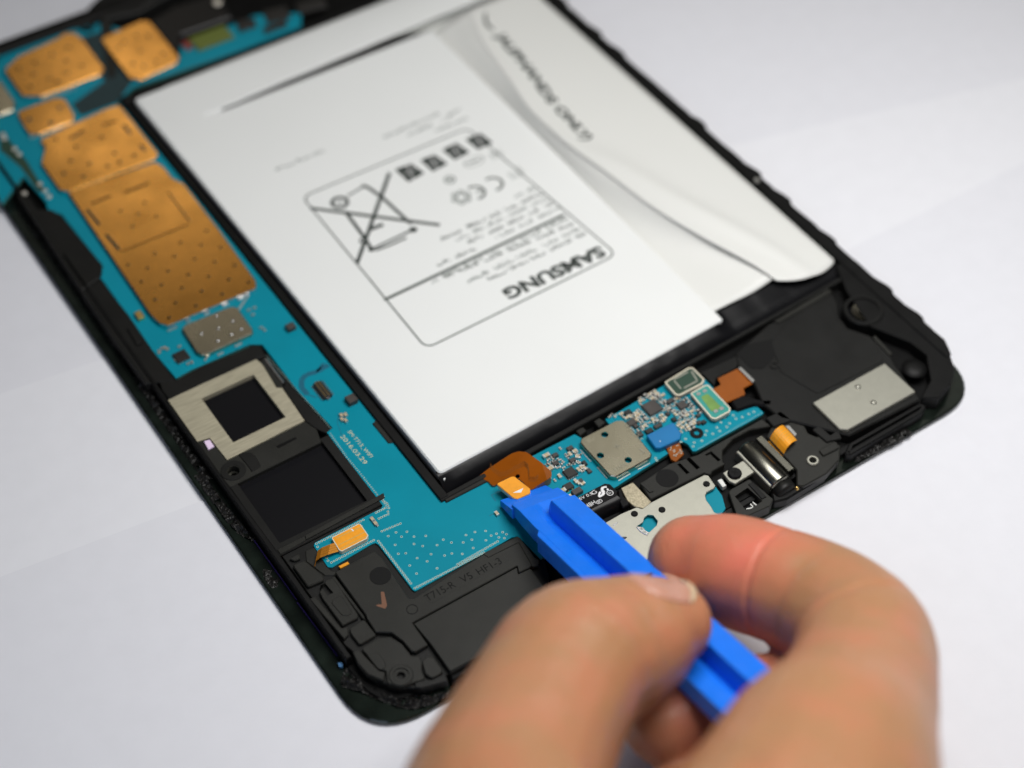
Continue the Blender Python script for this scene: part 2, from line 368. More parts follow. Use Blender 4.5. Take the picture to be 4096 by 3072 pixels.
plate('crossbar', mod, 1.5, 3.6, 'plastic', tab, 0.12, [circle(*[(6.5, 59.51)][0], 1.15, 18)], hd=1.6)
ringp('screw_seat', *[(6.55, 59.6)][0], 2.3, 1.25, 3.5, 3.72, 'plastic_b', tab)
ringp('screw_insert', *[(6.46, 59.34)][0], 1.1, 0.6, 2.0, 2.5, 'steel_dark', tab)
plate('arch', [(8.94, 62.33), (9.89, 62.35), (11.11, 61.53), (11.42, 60.36), (11.15, 57.66), (9.14, 57.4), (9.15, 59.63)], 3.5, 3.75, 'plastic_b', tab, 0.12)
plate('slot', [(15.66, 60.29), (19.61, 60.28), (19.68, 59.74), (15.79, 59.65)], 3.5, 3.68, 'tray', tab, 0.03)
plate('white_pad', [(5.19, 68.46), (6.25, 68.24), (6.21, 66.32), (4.98, 66.22)], 3.3, 3.85, 'pink_pad', tab, 0.05)
plate('screen_frame', [(4.3, 38.6), (25.0, 38.4), (25.0, 57.6), (4.3, 57.6)], 1.5, 3.45, 'plastic_b', tab, 0.12, [[(5.8, 41.0), (23.2, 40.6), (23.2, 57.0), (5.8, 57.0)]], hd=1.0)
plate('screen_back', [(5.4, 40.2), (23.6, 40.2), (23.6, 57.3), (5.4, 57.3)], 1.6, 2.6, 'screen_back', tab, 0)
plate('frame_lip', [(10.16, 39.84), (26.41, 40.3), (26.04, 39.3), (9.91, 38.97)], 3.3, 3.72, 'plastic', tab, 0.08)
plate('frame_lip', [(4.71, 39.91), (10.16, 39.84), (9.91, 38.97), (4.74, 38.72)], 3.0, 3.6, 'plastic', tab, 0.08)
# purple edge of the display foil, and dried black glue on the glass ledge
for (a, b) in (((2.95, 46), (3.1, 30.5)), ((2.95, 30), (3.3, 17))):
    g = Bag(); g.bar(a, b, 0.22, 0.9, 1.25); g.out('foil_edge', 'purple_film', tab)
def crust(name, poly, z0, h, step, parent, m='glue', seed=0, f=0.55):
    xs = [p[0] for p in poly]; ys = [p[1] for p in poly]; V = []; F = []; idx = {}
    nx = int((max(xs)-min(xs))/step)+2; ny = int((max(ys)-min(ys))/step)+2
    def vid(i, j):
        if (i, j) not in idx:
            x = min(xs)+i*step; y = min(ys)+j*step
            n = noise.noise(Vector((x*f, y*f, seed)))+0.5*noise.noise(Vector((x*f*2.7, y*f*2.7, seed+9)))+0.3*noise.noise(Vector((x*f*7, y*f*7, seed+4)))
            e = sum(inside(poly, x+dx, y+dy) for dx, dy in ((.4, 0), (-.4, 0), (0, .4), (0, -.4), (.8, 0), (-.8, 0), (0, .8), (0, -.8)))/8
            idx[(i, j)] = len(V); V.append((x+0.12*noise.noise(Vector((x*3, y*3, 5))), y, z0-0.04+max(0, h*e*(0.55+0.9*n))))
        return idx[(i, j)]
    for i in range(nx):
        for j in range(ny):
            x = min(xs)+(i+.5)*step; y = min(ys)+(j+.5)*step
            if inside(poly, x, y) and noise.noise(Vector((x*.8, y*.8, seed+3))) > -0.45: F.append((vid(i, j), vid(i+1, j), vid(i+1, j+1), vid(i, j+1)))
    o = build(name, V, F, m, parent, smooth=False); o['kind'] = 'stuff'; return o
crust('dried_glue', [(2.93, 14.15), (4.36, 14.24), (4.41, 12.54), (4.76, 9.61), (6.2, 6.81), (8.65, 4.57), (12.25, 1.96), (15.51, 1.01), (14.54, 0.03), (10.57, 0.65), (8.42, 1.37), (6.68, 3.04), (4.95, 5.6), (3.27, 8.55), (2.3, 9.81), (0.79, 11.64), (1.51, 12.6)], 0.9, 1.1, 0.16, tab, seed=1)
crust('dried_glue', [(3.84, 29.22), (4.83, 27.23), (5.07, 24.23), (5.19, 20.47), (5.03, 17.17), (3.69, 16.36), (3.62, 18.95), (3.53, 23.08), (3.36, 27.11)], 0.9, 1.9, 0.16, tab, seed=2)
crust('dried_glue', [(0.71, 64.73), (2.48, 63.55), (2.35, 58.69), (2.61, 52.93), (3.05, 47.63), (4.03, 45.1), (2.99, 44.85), (1.36, 48.52), (0.89, 52.39), (0.79, 57.77)], 0.9, 1.0, 0.2, tab, seed=3)
crust('dried_glue', [(1.4, 39.89), (2.6, 38.18), (2.82, 35.99), (1.31, 34.52), (0.59, 35.45), (0.67, 37.88)], 0.9, 0.35, 0.15, tab, seed=4)
crust('dried_glue', [(1.6, 62), (3.5, 62), (3.5, 178), (2.4, 178)], 0.9, 0.8, 0.4, tab, seed=5)
crust('dried_glue', [(103.22, 2.35), (112.21, 1.53), (115.93, 1.92), (116.14, -0.31), (108.5, -0.13), (102.78, 0.36)], 0.9, 0.8, 0.25, tab, seed=8)
plate('blue_fragment', [(2.51, 15.44), (2.98, 15.34), (3.26, 14.94), (2.85, 14.38), (2.4, 14.79)], 1.2, 1.7, 'blue_bit', tab, 0.05)
# top end: camera area and side parts (far, out of focus)
plate('camera_module', [(51.33, 185.85), (58.5, 187.88), (69.87, 186.73), (67.81, 177.01), (55.39, 177.52), (51.45, 171.09), (50.85, 172.48)], 1.5, 4.6, 'gloss_black', tab, 0.4)
plate('camera_module', [(42.1, 199.07), (43.18, 192.6), (50.51, 190.87), (60.98, 192.94), (47.87, 202.7)], 1.5, 4.3, 'plastic_b', tab, 0.4)
disc('screw', *[(67.58, 183.39)][0], 1.0, 4.3, 4.75, 'solder', tab)
ringp('screw_seat', *[(39.04, 193.01)][0], 1.6, 0.8, 2.5, 4.0, 'plastic_b', tab)
plate('rib', [(42.38, 193.45), (44.33, 192.68), (42.75, 185), (36.85, 173.04), (35.18, 173.66)], 3.0, 3.8, 'plastic', tab, 0.2)
disc('screw', *[(133.07, 66.84)][0], 0.55, 4.0, 4.9, 'solder', tab)

# ------------------------------------------------------------------ circuit board
pcb = thing('circuit_board', 'long blue circuit board bent in an L around the white battery', 'circuit board', (22, 80, 2.6))
outl = ([(32.8, 164.67), (38.55, 167.98), (68.18, 166.05), (79.57, 165.64), (82.53, 170.96), (73.46, 175.91), (65.83, 175.77), (52.8, 176.74), (42.3, 192.91), (34.19, 194.67), (18.39, 194.53)] + [(2.8, 176)] +
        [(-0.44, 148.56), (6.63, 154.09), (7.37, 143.89), (6.43, 140.34), (8.49, 138.98), (9.15, 120.34), (7.39, 117.62), (7.45, 110.7), (7.12, 97.6), (7.94, 85.41), (11.08, 85.7), (23.54, 85.39), (25.54, 84.07), (25.55, 82.62), (25.47, 70.3), (26.42, 58.59), (25.02, 58.2), (24.9, 50.73), (24.88, 38.17)] +
        [(24.26, 37.74), (23.24, 37.81), (10.94, 37.77), (10.44, 37.3), (10.26, 32.73), (10.29, 31.99), (10.83, 31.54), (18.96, 32.02), (19.7, 31.88), (19.93, 31.29), (19.93, 19.98), (20.11, 19.52), (20.52, 19.44)] +
        [(40.01, 19.69), (41.03, 19.4), (41.18, 18.55), (41.68, 13.2), (44.51, 13.08), (46.58, 18.56), (55.46, 18.44)] + [(59.77, 18.67), (61.26, 18.62), (74.16, 19.58), (74.28, 21.12), (77.91, 20.67), (78.47, 19.32), (78.17, 17.56), (78.7, 17.21), (94.2, 17.31), (94.82, 17.56), (94.64, 19.88), (94.28, 20.12), (91.42, 20.33), (89.99, 21.28), (90.84, 26.85), (90.61, 33.63), (83.67, 33.17), (69.36, 32.47), (69.26, 30.71)] +
        [(63.18, 31.11), (62.72, 32.47), (62.5, 32.72), (52.82, 32.8), (43.59, 32.88), (34.77, 32.51), (33.98, 33.96)] + [(33.9, 44), (33.9, 60), (33.8, 130), (33.6, 163)])
plate('board', outl, 2.55, 3.4, 'pcb', pcb, 0.06, side='pcb_edge')
def bumps_in(px, r, n=10): return [circle(x, y, r*1.2, n) for x, y in px]
def can(name, pts, z1, m, holes=(), r=0.8, slots=(), z0=3.42, label=None):
    o = plate(name, rnd(pts, r, 3), z0, z1, m, pcb, 0.08 if m == 'gold_can' else 0.16, list(holes)+list(slots), hd=0.35, side='tin' if m == 'gold_can' else None)
    if label: o['label'] = label
    return o
can('shield_can', [(16.99, 188.02), (21.44, 190.72), (30.84, 191.76), (33.54, 192.75), (35.52, 191.45), (35.86, 188.43), (35.59, 176.19), (34.08, 174.75), (19.9, 175.06), (16.74, 177.16)], 4.4, 'gold_can', bumps_in([(19.73, 186.7), (23.55, 186.61), (27.87, 186.96), (29.61, 183.33), (31.86, 179.64), (28.06, 179.23), (24.03, 179.48), (21.69, 182.96), (32.02, 187.45), (19.28, 179.27), (25.1, 177.57)], 0.42), 1.2, label='gold shield can at the top left board corner')
can('shield_can', [(39.44, 186.31), (49.97, 187.26), (51.43, 186.05), (51.19, 170.27), (50.02, 169.08), (40.26, 168.25), (38.9, 170.11)], 4.4, 'gold_can', bumps_in([(46.67, 182.79), (48.85, 181.34), (43.35, 182.46), (44.94, 177.4), (48.81, 173.59), (46.33, 172.02), (43.24, 172.1), (41.66, 174.12), (41.57, 181.12)], 0.42), 1.4, label='square gold shield can beside the camera')
can('shield_can', [(13.51, 173.12), (22.51, 173), (23.96, 171.34), (23.4, 164.95), (22.37, 163.57), (14.08, 163.6), (12.87, 165.08)], 4.3, 'gold_can', bumps_in([(21.91, 169.19), (14.62, 169.16), (18.18, 165.65)], 0.5), 1.2, label='smallest gold shield can')
def slit(a, b, w):
    a, b = Vector(a), Vector(b); d = (b-a).normalized(); q = Vector((-d.y, d.x))*w/2
    return [tuple(a-q), tuple(b-q), tuple(b+q), tuple(a+q)]
s4 = [(19.28, 158.44), (23.13, 159.27), (27.17, 158.64), (30.23, 158.21), (30.88, 156.41), (30.83, 152.58), (31, 148.42), (31.03, 145.96)]
can('shield_can', [(13.96, 161.74), (30.38, 163.2), (32.97, 162.87), (32.95, 143.8), (31.99, 142.67), (12.22, 143.29), (11.04, 144.71), (11.19, 154.5), (14, 158.81)], 4.4, 'gold_can', bumps_in([(25.27, 155.14), (19.42, 155.21), (25.3, 148.87), (19.43, 148.82), (16.56, 151.81), (22.36, 146), (24.93, 145.82), (28.45, 145.91), (13.7, 148.93), (16.75, 145.83), (16.81, 160.07)], 0.40), 1.0, [slit(s4[i], s4[i+1], 0.7) for i in (0, 2, 4, 6)], label='gold shield can with four slots')
s5 = [(14.67, 137.29), (19.06, 137.23), (13.15, 136.22), (13.36, 130.53), (13.28, 127.34), (13.58, 121.74), (21.75, 136.58), (27.37, 136.47)]
s5b = [(13.75, 121.03), (28.42, 120.74), (29.1, 121.31), (29.31, 131.78)]
h5 = [(18.65, 131.95), (23.94, 131.56), (21.33, 129.13), (24.05, 126.42), (18.74, 126.43), (30.7, 116.99), (24.79, 116.89), (27.81, 113.89), (30.79, 111.11), (19.04, 116.93), (21.95, 114.01), (24.94, 111.04), (27.93, 108.08), (30.78, 105.13), (13.18, 116.89), (16.08, 113.99), (19.04, 110.98), (21.9, 107.8), (25.02, 105.15), (27.98, 102.23), (30.83, 99.37), (13.34, 111.18), (16.26, 108.16), (19.2, 105.19), (22.06, 102.26), (25.01, 99.32), (13.41, 105.24), (16.36, 102.27), (19.25, 99.3), (13.53, 99.32)]
can('shield_can', [(12.18, 143.1), (31.22, 141.65), (31.96, 139.42), (31.96, 135.09), (33.19, 132.4), (32.96, 116.55), (32.26, 99), (31.37, 97.14), (12.4, 97.64), (11.41, 99.03), (10.98, 101.97)], 4.4, 'gold_can', bumps_in(h5, 0.30, 8), 0.5, [slit(s5[i], s5[i+1], 0.62) for i in (0, 2, 4, 6)]+[slit(s5b[0], s5b[1], 0.34), slit(s5b[2], s5b[3], 0.34)], label='largest gold shield can dotted with holes and a square window')
can('shield_can', [(14.33, 95.49), (15.36, 96.08), (24.65, 95.65), (25.87, 94.84), (25.64, 87.97), (25.22, 86.97), (14.6, 87.02), (13.93, 88.36)], 4.3, 'steel_can', (), 0.9, label='small silver shield can below the golden ones')
can('shield_can', [(62.4, 30.45), (70.17, 30.39), (71.32, 29.8), (71.53, 28.66), (71, 20.36), (70.26, 19.89), (62.56, 19.77), (61.77, 20.61), (61.69, 29.62)], 4.6, 'steel_can', bumps_in([(66.53, 28.79), (63.03, 25.27), (66.59, 21.66)], 0.56, 16), 0.7, label='square silver shield can with three round holes')
for c in [(16.85, 92.17), (18.61, 88.83), (21.59, 88.84), (21.44, 94.8), (23.41, 91.84), (20.17, 91.61), (23.8, 89.01)]:
    g = Bag(); g.dome(c[0], c[1], 0.34, 4.29, 0.2, 0, 12); g.out('raised_dot', 'tin', pcb, True)
# raised marks on the silver can
g = Bag()
mk = [(66.16, 25.52), (67.32, 25.13), (66.92, 25.92), (66.58, 24.75), (69.18, 21.57), (70.12, 21.27), (69.81, 22.6), (70.07, 21.2), (68.12, 20.67), (68.19, 20.24)]
for i in range(0, 10, 2): g.bar(mk[i], mk[i+1], 0.16, 4.6, 4.66)
for (x, y) in [(63.04, 29.54), (63.55, 29.53), (63.55, 28.97), (64.46, 29.35), (64.01, 28.9), (63.16, 28.97)]: g.bar((x-.25, y), (x+.2, y+.1), 0.14, 4.6, 4.65)
g.out('raised_mark', 'emboss', pcb)
e0 = [(71.53, 28.66), (70.53, 23.75), (63.24, 21.05), (65.6, 20.59)]
lettering('W1 C3-S', e0[0][0]-0.9, e0[0][1]+0.2, 4.9, 0.95, 4.6, 'emboss', pcb, rot=-88, th=0.05)
lettering('11OL', e0[2][0], e0[2][1]-0.25, 2.6, 0.75, 4.6, 'emboss', pcb, rot=0, th=0.05)
e1 = [(14.42, 94.69)][0]
lettering('66A', e1[0], e1[1]-0.3, 2.6, 0.9, 4.3, 'emboss', pcb, rot=6, th=0.05)
# tinned feet along the cans
def foot(a, b, w=0.3, z=3.75): 
    g = Bag(); g.bar(a, b, w, 3.4, z); g.out('solder_tab', 'solder', pcb)
feet = [(12, 97.01), (13.96, 96.99), (16.1, 97.04), (16.96, 97.02), (19.95, 97), (20.94, 96.97), (23.99, 97), (25.03, 97.06), (27.24, 96.91), (28.63, 97.12), (29.61, 97.04), (14.41, 86.17), (17.07, 86.07), (18.33, 86.13), (20.86, 86.23), (22.39, 86.3), (24.65, 86.32)]
for i in range(0, len(feet)-1, 2): foot(feet[i], feet[i+1])
feet = [(61.3, 29.01), (61.31, 25.77), (61.49, 24.05), (61.5, 21.03), (62.92, 19.46), (65.58, 19.58), (67.26, 19.58), (69.96, 19.54), (71.97, 28.97), (72.12, 27.21)]
for i in range(0, len(feet)-1, 2): foot(feet[i], feet[i+1], 0.15, 3.55)
for r0 in ([(19.89, 175.13), (27.65, 174.74), (12.59, 164.5), (22.71, 163.48)], [(12.36, 142.61), (31.05, 141.55)], [(10.95, 176.42), (13.87, 176.35)]):
    for i in range(0, len(r0), 2): foot((r0[i][0], r0[i][1]-0.35), (r0[i+1][0], r0[i+1][1]-0.35), 0.28, 4.15)
plate('shield_can', [(10.25, 184.92), (14.74, 185.3), (14.51, 176.42), (13.01, 174.15), (10.1, 174.23), (6.17, 174.99)], 3.4, 4.3, 'steel_can', pcb, 0.15)
for (x, y) in [(8.2, 168.48), (8.06, 167.21), (8.48, 162.9), (8.63, 160.8), (8.48, 149.58), (8.52, 147)]+[(8.51, 144.93), (4.65, 148.76)]: disc('contact', x, y, 0.55, 3.3, 3.75, 'solder', pcb, 10)
plate('side_board', [(8.43, 170.79), (8.77, 164.69), (9.16, 158.21), (8.79, 151.92), (8.67, 146.91), (7.27, 147.84), (7.26, 156.84), (5.77, 164.44)], 2.4, 3.45, 'green_dark', pcb, 0.05)
plate('label_patch', [(56.23, 176.16), (65.39, 176.09), (65.26, 170.97), (56.33, 170.98)], 3.4, 4.0, 'lime', pcb, 0.1)
plate('red_part', [(54.27, 175.88), (56.08, 175.87), (55.74, 172.94), (54.03, 172.7)], 3.4, 3.9, 'red_bit', pcb, 0.1)
plate('dim_cover', rnd([(35.95, 190.28), (40.98, 190.01), (38.99, 169.46), (33.23, 164.95), (24.82, 165.15), (24.76, 169.85), (34.04, 173.22)], 0.6), 3.38, 3.46, 'dim_grey', pcb, 0.02)  # dark sheet added over the board to dim it between the cans
for q in ([(75.24, 175.67), (80.58, 174.6), (79.64, 170.31), (74, 171.2)], [(82.67, 174.05), (89.29, 172.99), (88.62, 169.28), (81.87, 170.47)], [(68.27, 175.81), (72.37, 174.71), (71.44, 171.68), (67.23, 172.07)], [(72.33, 170.29), (78.02, 169.95), (77.47, 168.09), (71.72, 168.29)]): plate('chip', q, 3.38, 4.0, 'chip', pcb, 0.08)  # dark plates added over the far board strip in place of its shade
# chips and connectors
def comp(name, c, w, h, z, m, rot=0, legs=None, label=None):
    x, y = c; a = math.radians(rot); pts = [(x+u*w/2*math.cos(a)-v*h/2*math.sin(a), y+u*w/2*math.sin(a)+v*h/2*math.cos(a)) for u, v in ((-1, -1), (1, -1), (1, 1), (-1, 1))]
    o = plate(name, pts, 3.4, 3.4+z, m, pcb, min(0.08, 0.2*min(w, h)))
    if legs:
        g = Bag(); n, mm = legs
        for s in range(n):
            f = (s+.5)/n-.5
            for u, v, p, q in ((f*w, -h/2, .09, .14), (f*w, h/2, .09, .14), (-w/2, f*h, .14, .09), (w/2, f*h, .14, .09)):
                X, Y = x+u*math.cos(a)-v*math.sin(a), y+u*math.sin(a)+v*math.cos(a)
                g.prism([(X-p, Y-q), (X+p, Y-q), (X+p, Y+q), (X-p, Y+q)], 3.4, 3.4+0.25*z)
        g.out('pin', mm, o)
    return o
c1 = [(56.59, 25.6), (54.52, 23.2), (60.02, 25.96), (59.75, 24.13), (57.17, 23.01), (59.81, 30.19), (56.61, 30.38), (55.63, 28.78), (58.56, 27.7), (55.06, 21.28)]
comp('chip', c1[0], 2.1, 2.0, 0.6, 'chip', legs=(5, 'solder'), label='chip')
comp('chip', c1[1], 1.75, 1.35, 0.6, 'chip', legs=(2, 'gold_pad'))
comp('chip', c1[2], 0.75, 1.1, 0.5, 'chip'); comp('chip', c1[3], 1.0, 0.75, 0.4, 'chip_grey', 90); comp('chip', c1[4], 1.0, 0.8, 0.45, 'chip_grey', 90)
for i in (5, 6, 7, 8): comp('inductor', c1[i], 1.15, 0.85, 0.6, 'chip_grey')
comp('inductor', c1[9], 1.9, 1.2, 0.9, 'chip_grey')
c2 = [(78.03, 29.67), (83.1, 27.14), (81.82, 29.18), (73.61, 31.26), (72.82, 28.94), (72.92, 27.81), (74.24, 25.51), (76.31, 25.62), (72.42, 25.89), (79.72, 25.18), (84.02, 23.5), (83.08, 22.05), (83.86, 21.67), (79.59, 26.95)]
comp('chip', c2[0], 3.0, 2.9, 0.7, 'chip_grey', legs=(7, 'solder'))
comp('chip', c2[1], 1.8, 1.7, 0.6, 'chip_grey', legs=(3, 'solder'))
for i, w, h in ((2, 1.5, .9), (3, 1.4, 1.1), (4, 1.7, 1.3), (5, .9, .8), (6, 1.5, 1.0), (7, 1.6, .8), (8, .9, 1.2), (9, .8, .9), (10, .9, .7), (11, .8, .8), (12, .9, .8), (13, .8, .8)):
    comp('inductor' if i % 2 else 'chip', c2[i], w, h, 0.55, 'chip_grey' if i % 3 else 'chip')
c3 = [(11.18, 89.58), (32.53, 62.07), (32.12, 84.58), (29.25, 67.16), (29.36, 70.19), (28.99, 64.09)]
comp('chip', c3[0], 2.6, 2.5, 0.6, 'chip', legs=(4, 'solder'))
comp('rubber_stop', c3[1], 1.9, 1.9, 1.1, 'chip_grey'); comp('rubber_stop', c3[2], 1.7, 1.5, 1.0, 'chip_grey')
# board connector: black body with two comb-like rows of pins
conn = [(29.29, 67.24)][0]
cb = comp('connector', conn, 1.7, 4.3, 0.7, 'chip')
g = Bag()
for s in range(10):
    yy = conn[1]-1.9+s*0.42
    for x0 in (-1.25, 0.85): g.prism([(conn[0]+x0, yy), (conn[0]+x0+.5, yy), (conn[0]+x0+.5, yy+.2), (conn[0]+x0, yy+.2)], 3.4, 3.65)
    for x0 in (-0.45, 0.2): g.prism([(conn[0]+x0, yy), (conn[0]+x0+.25, yy), (conn[0]+x0+.25, yy+.2), (conn[0]+x0, yy+.2)], 4.0, 4.16, 1)
for yy in (-2.3, 2.3): g.prism([(conn[0]-.3, conn[1]+yy-.25), (conn[0]+.3, conn[1]+yy-.25), (conn[0]+.3, conn[1]+yy+.25), (conn[0]-.3, conn[1]+yy+.25)], 3.4, 3.8)
g.out('pin', ['tin', 'gold_pad'], cb)
# darker copper tracks under the blue varnish
def track(px, w):
    g = Bag()
    for i in range(len(px)-1): g.bar(px[i], px[i+1], w, 3.395, 3.412+0.0007*i)
    g.out('copper_track', 'trace_ink', pcb)
for q, w in (([(33.48, 72.47), (30.78, 72.15), (28.79, 72.6), (27.49, 72.07), (26.5, 70.3), (26.56, 68.19)], 1.05), ([(30.78, 72.15), (32.97, 73.34)], 0.5), ([(26.56, 68.19), (27.36, 66.98), (27.65, 66.62)], 0.25), ([(28.93, 60.86), (27.73, 58.98), (26.91, 55.88)], 0.1),
             ([(42.19, 29.43), (43.89, 29.39), (43.76, 27.15)], 0.1), ([(42.19, 29.43), (42.1, 27.79)], 0.1), ([(39.4, 25.75), (39.95, 25.84), (41.11, 25.38)], 0.12), ([(55.71, 24.51), (58.37, 24.32), (58.73, 25.19)], 0.1), ([(56.83, 30.13), (57.62, 30.9), (58.53, 31.1), (60.15, 30.84)], 0.1),
             ([(53.22, 22.4), (54.51, 22.8), (55, 22.78)], 0.1), ([(59.11, 25.73), (59.98, 25.15), (59.08, 23.53)], 0.08), ([(8.19, 90.51), (8.97, 89.64)], 0.1)): track(q, w)
# capacitors: one mesh per kind, copied
def cap_mesh(w, h, z, body):
    g = Bag(); e = 0.25*w
    g.prism([(-w/2+e, -h/2), (w/2-e, -h/2), (w/2-e, h/2), (-w/2+e, h/2)], 0, z, 0)
    for s in (-1, 1):
        q = [(s*w/2, -h/2-.015), (s*(w/2-e), -h/2-.015), (s*(w/2-e), h/2+.015), (s*w/2, h/2+.015)]
        g.prism(q, 0, z+.02, 1)
    o = g.out('capacitor', [body, 'solder']); me = o.data; bpy.data.objects.remove(o); return me
CM = [cap_mesh(1.35, .75, .6, 'ceramic'), cap_mesh(.95, .55, .45, 'ceramic'), cap_mesh(.62, .34, .3, 'ceramic_grey'), cap_mesh(.62, .34, .3, 'chip'), cap_mesh(1.0, .55, .45, 'chip_grey')]
NC = [0]
def cap(c, kind, rot=0):
    o = bpy.data.objects.new('capacitor', CM[kind]); link(o, pcb); o.location = (c[0]*K-pcb.location.x, c[1]*K-pcb.location.y, 3.4*K-pcb.location.z)
    o.rotation_euler.z = math.radians(rot+R.uniform(-3, 3)); NC[0] += 1
for c in [(55.27, 31.2)]+[(54.19, 28.34)]+[(53.11, 22.98)]: cap(c, 0)
for c in [(54.62, 26.05), (56.53, 22.99), (58.31, 25.34), (53.62, 21.19), (52.61, 22.07)]: cap(c, 1, 90)
for c in [(60.2, 29.28), (59.08, 29.15), (59.91, 27.96)]: cap(c, 1, R.choice((0, 90)))
for c in [(55.16, 30.31), (55.3, 29.58), (55.92, 30.29), (54.8, 28.31), (56.65, 29.32), (56.38, 28.22), (55.49, 27.85), (56.36, 27.27), (57.44, 27.36), (57.86, 27.23), (58.46, 27), (60.03, 28.68), (59.21, 26.98), (60.65, 28.11), (58.37, 31.25), (54.3, 29.6), (54.66, 29.21), (53.41, 25.76), (59.05, 25.49), (59.4, 25.25), (58.77, 24.72), (59.59, 24.81), (57.09, 22.36), (56.36, 23.48), (60.27, 28.85), (58.41, 29.11), (59.32, 26.59), (57.04, 28.42), (55.96, 29.62)]: cap(c, R.choice((2, 2, 3, 1)), R.choice((0, 90)))
for c in [(29.21, 60.03), (29.91, 59.73), (28.81, 59.12), (29.21, 58.53)]+[(21.77, 36.39), (21.77, 35.33)]+[(40.64, 25.33)]: cap(c, 1, 90)
cap([(21.83, 34.84)][0], 2, 90)
for c in [(27.65, 93.34), (27.72, 91.8), (28.88, 93.26), (12.06, 92.15), (8.31, 93.21), (9.1, 93.58), (9.72, 93.35), (12.26, 87.2), (9.97, 89.44)]+[(27.42, 87.86), (27.68, 86.95), (9.44, 93.45), (9.86, 92.81), (8.18, 92.86), (11.49, 87.28)]: cap(c, 2, R.choice((0, 90)))
comp('gold_contact', [(9.21, 103.56)][0], 1.3, 2.0, 0.8, 'gold_pad')
# crowded field of small parts on the right-hand arm of the board
taken = [(c2[i], 2.2 if i == 0 else 1.35 if i == 1 else 0.95) for i in range(14)]
fields = [([(77.31, 33), (80.94, 32.81), (81.7, 30.76), (81.28, 29.68), (80.06, 29.13), (80.2, 30.74), (79.47, 31.56), (76.66, 31.39)], 34), ([(74.4, 30.87), (75.97, 30.83), (76.08, 27.4), (80.42, 28.89), (79.26, 26.3), (77, 25.79), (75.75, 26.96), (73.86, 26.56), (71.99, 25.82), (72.59, 28.06)], 46),
          ([(80.76, 29.34), (82.88, 29.29), (83.96, 28.58), (85.41, 27.28), (84.72, 26.03), (84.93, 23.87), (83.57, 21.76), (80.42, 21.86), (79.02, 22.13), (79.31, 24.26), (81.04, 25.11), (79.77, 26.62)], 80), ([(69.82, 32.57), (72.59, 32.75), (72.82, 31.25), (71.98, 30.46), (69.71, 30.97)], 3), ([(72.27, 31.95), (73.54, 30.43), (72.88, 29.53), (72.16, 30.35)], 5)]
gold = [(82.31, 24.67), (83.62, 24.98), (79.62, 23.62), (79.81, 22.83), (80.66, 23.76), (72.48, 31.7), (72.71, 30.38), (77.28, 32.24), (81.54, 31.11)]
for c in gold: cap(c, 1, 0); taken.append((c, 0.7))
for poly, n in fields:
    x0, x1 = min(p[0] for p in poly), max(p[0] for p in poly); y0, y1 = min(p[1] for p in poly), max(p[1] for p in poly); k = tries = 0
    while k < n and tries < 3000:
        tries += 1; c = (R.uniform(x0, x1), R.uniform(y0, y1))
        if not inside(poly, *c) or any(math.hypot(c[0]-q[0], c[1]-q[1]) < r for q, r in taken): continue
        cap(c, R.choice((2, 2, 2, 2, 3, 1, 4)), R.choice((0, 90))); taken.append((c, 0.58)); k += 1
# solder beads
g = Bag()
for c in [(60.34, 29.48), (59.34, 29.33), (59.09, 29.34), (60.01, 27.92), (59.59, 28.04), (55.94, 27.75), (56, 26.75), (56.21, 28.69), (57.01, 29.11), (55.92, 30.48), (60.63, 28.97), (60.12, 27.53), (58.3, 28.58), (55.24, 28.21), (56.58, 28.12), (59.14, 27.22), (54.78, 30.11), (58.4, 29.64)]: g.dome(c[0], c[1], 0.27, 3.4, 0.42)
g.out('solder_bead', 'solder', pcb, smooth=True)
# plated through-holes
g = Bag()
VIAS = []
def via(c, r=0.2):
    if any(abs(c[0]-q[0])+abs(c[1]-q[1]) < 0.34 for q in VIAS): return
    VIAS.append(c); g.ring(c[0], c[1], r*1.15, r*0.58, 3.408, 0, 10); g.flat(circle(c[0], c[1], r*0.6, 8), 3.406, 1)
def row(a, b, step=0.52, r=0.2):
    n = max(1, round(math.hypot(b[0]-a[0], b[1]-a[1])/step))
    for i in range(n+1): via((a[0]+(b[0]-a[0])*i/n, a[1]+(b[1]-a[1])*i/n), r)
for q in ([(11.07, 37.39), (20.46, 37.32)], [(11.09, 33.79), (10.95, 33.15), (11.27, 32.5)], [(11.27, 32.5), (19.74, 32.54)], [(20.31, 31.92), (20.37, 21.25)], [(20.42, 20.02), (34.23, 19.71)], [(25.47, 20.06), (37.55, 20.37)], [(21.9, 33.4), (25.46, 33.03)], [(23.13, 37.43), (25.04, 37.44)], [(22.9, 36.06), (24.75, 35.98)],
          [(25.53, 39.06), (25.79, 38.11), (25.52, 37.06), (25.01, 36.48)], [(11.07, 37.39), (10.91, 36.7)], [(26.08, 39.77), (25.44, 39.11)]):
    for i in range(len(q)-1): row(q[i], q[i+1])
for q in ([(25.42, 57.53), (25.16, 51.19)], [(25.16, 50.55), (25.35, 45.33)], [(25.32, 44.87), (25.42, 37.81)]): row(q[0], q[1], 0.5, 0.13)
for q in ([(79.38, 17.41), (94.37, 17.69)], [(24.86, 80.86), (26.11, 58.73)]): row(q[0], q[1], 0.45, 0.09)
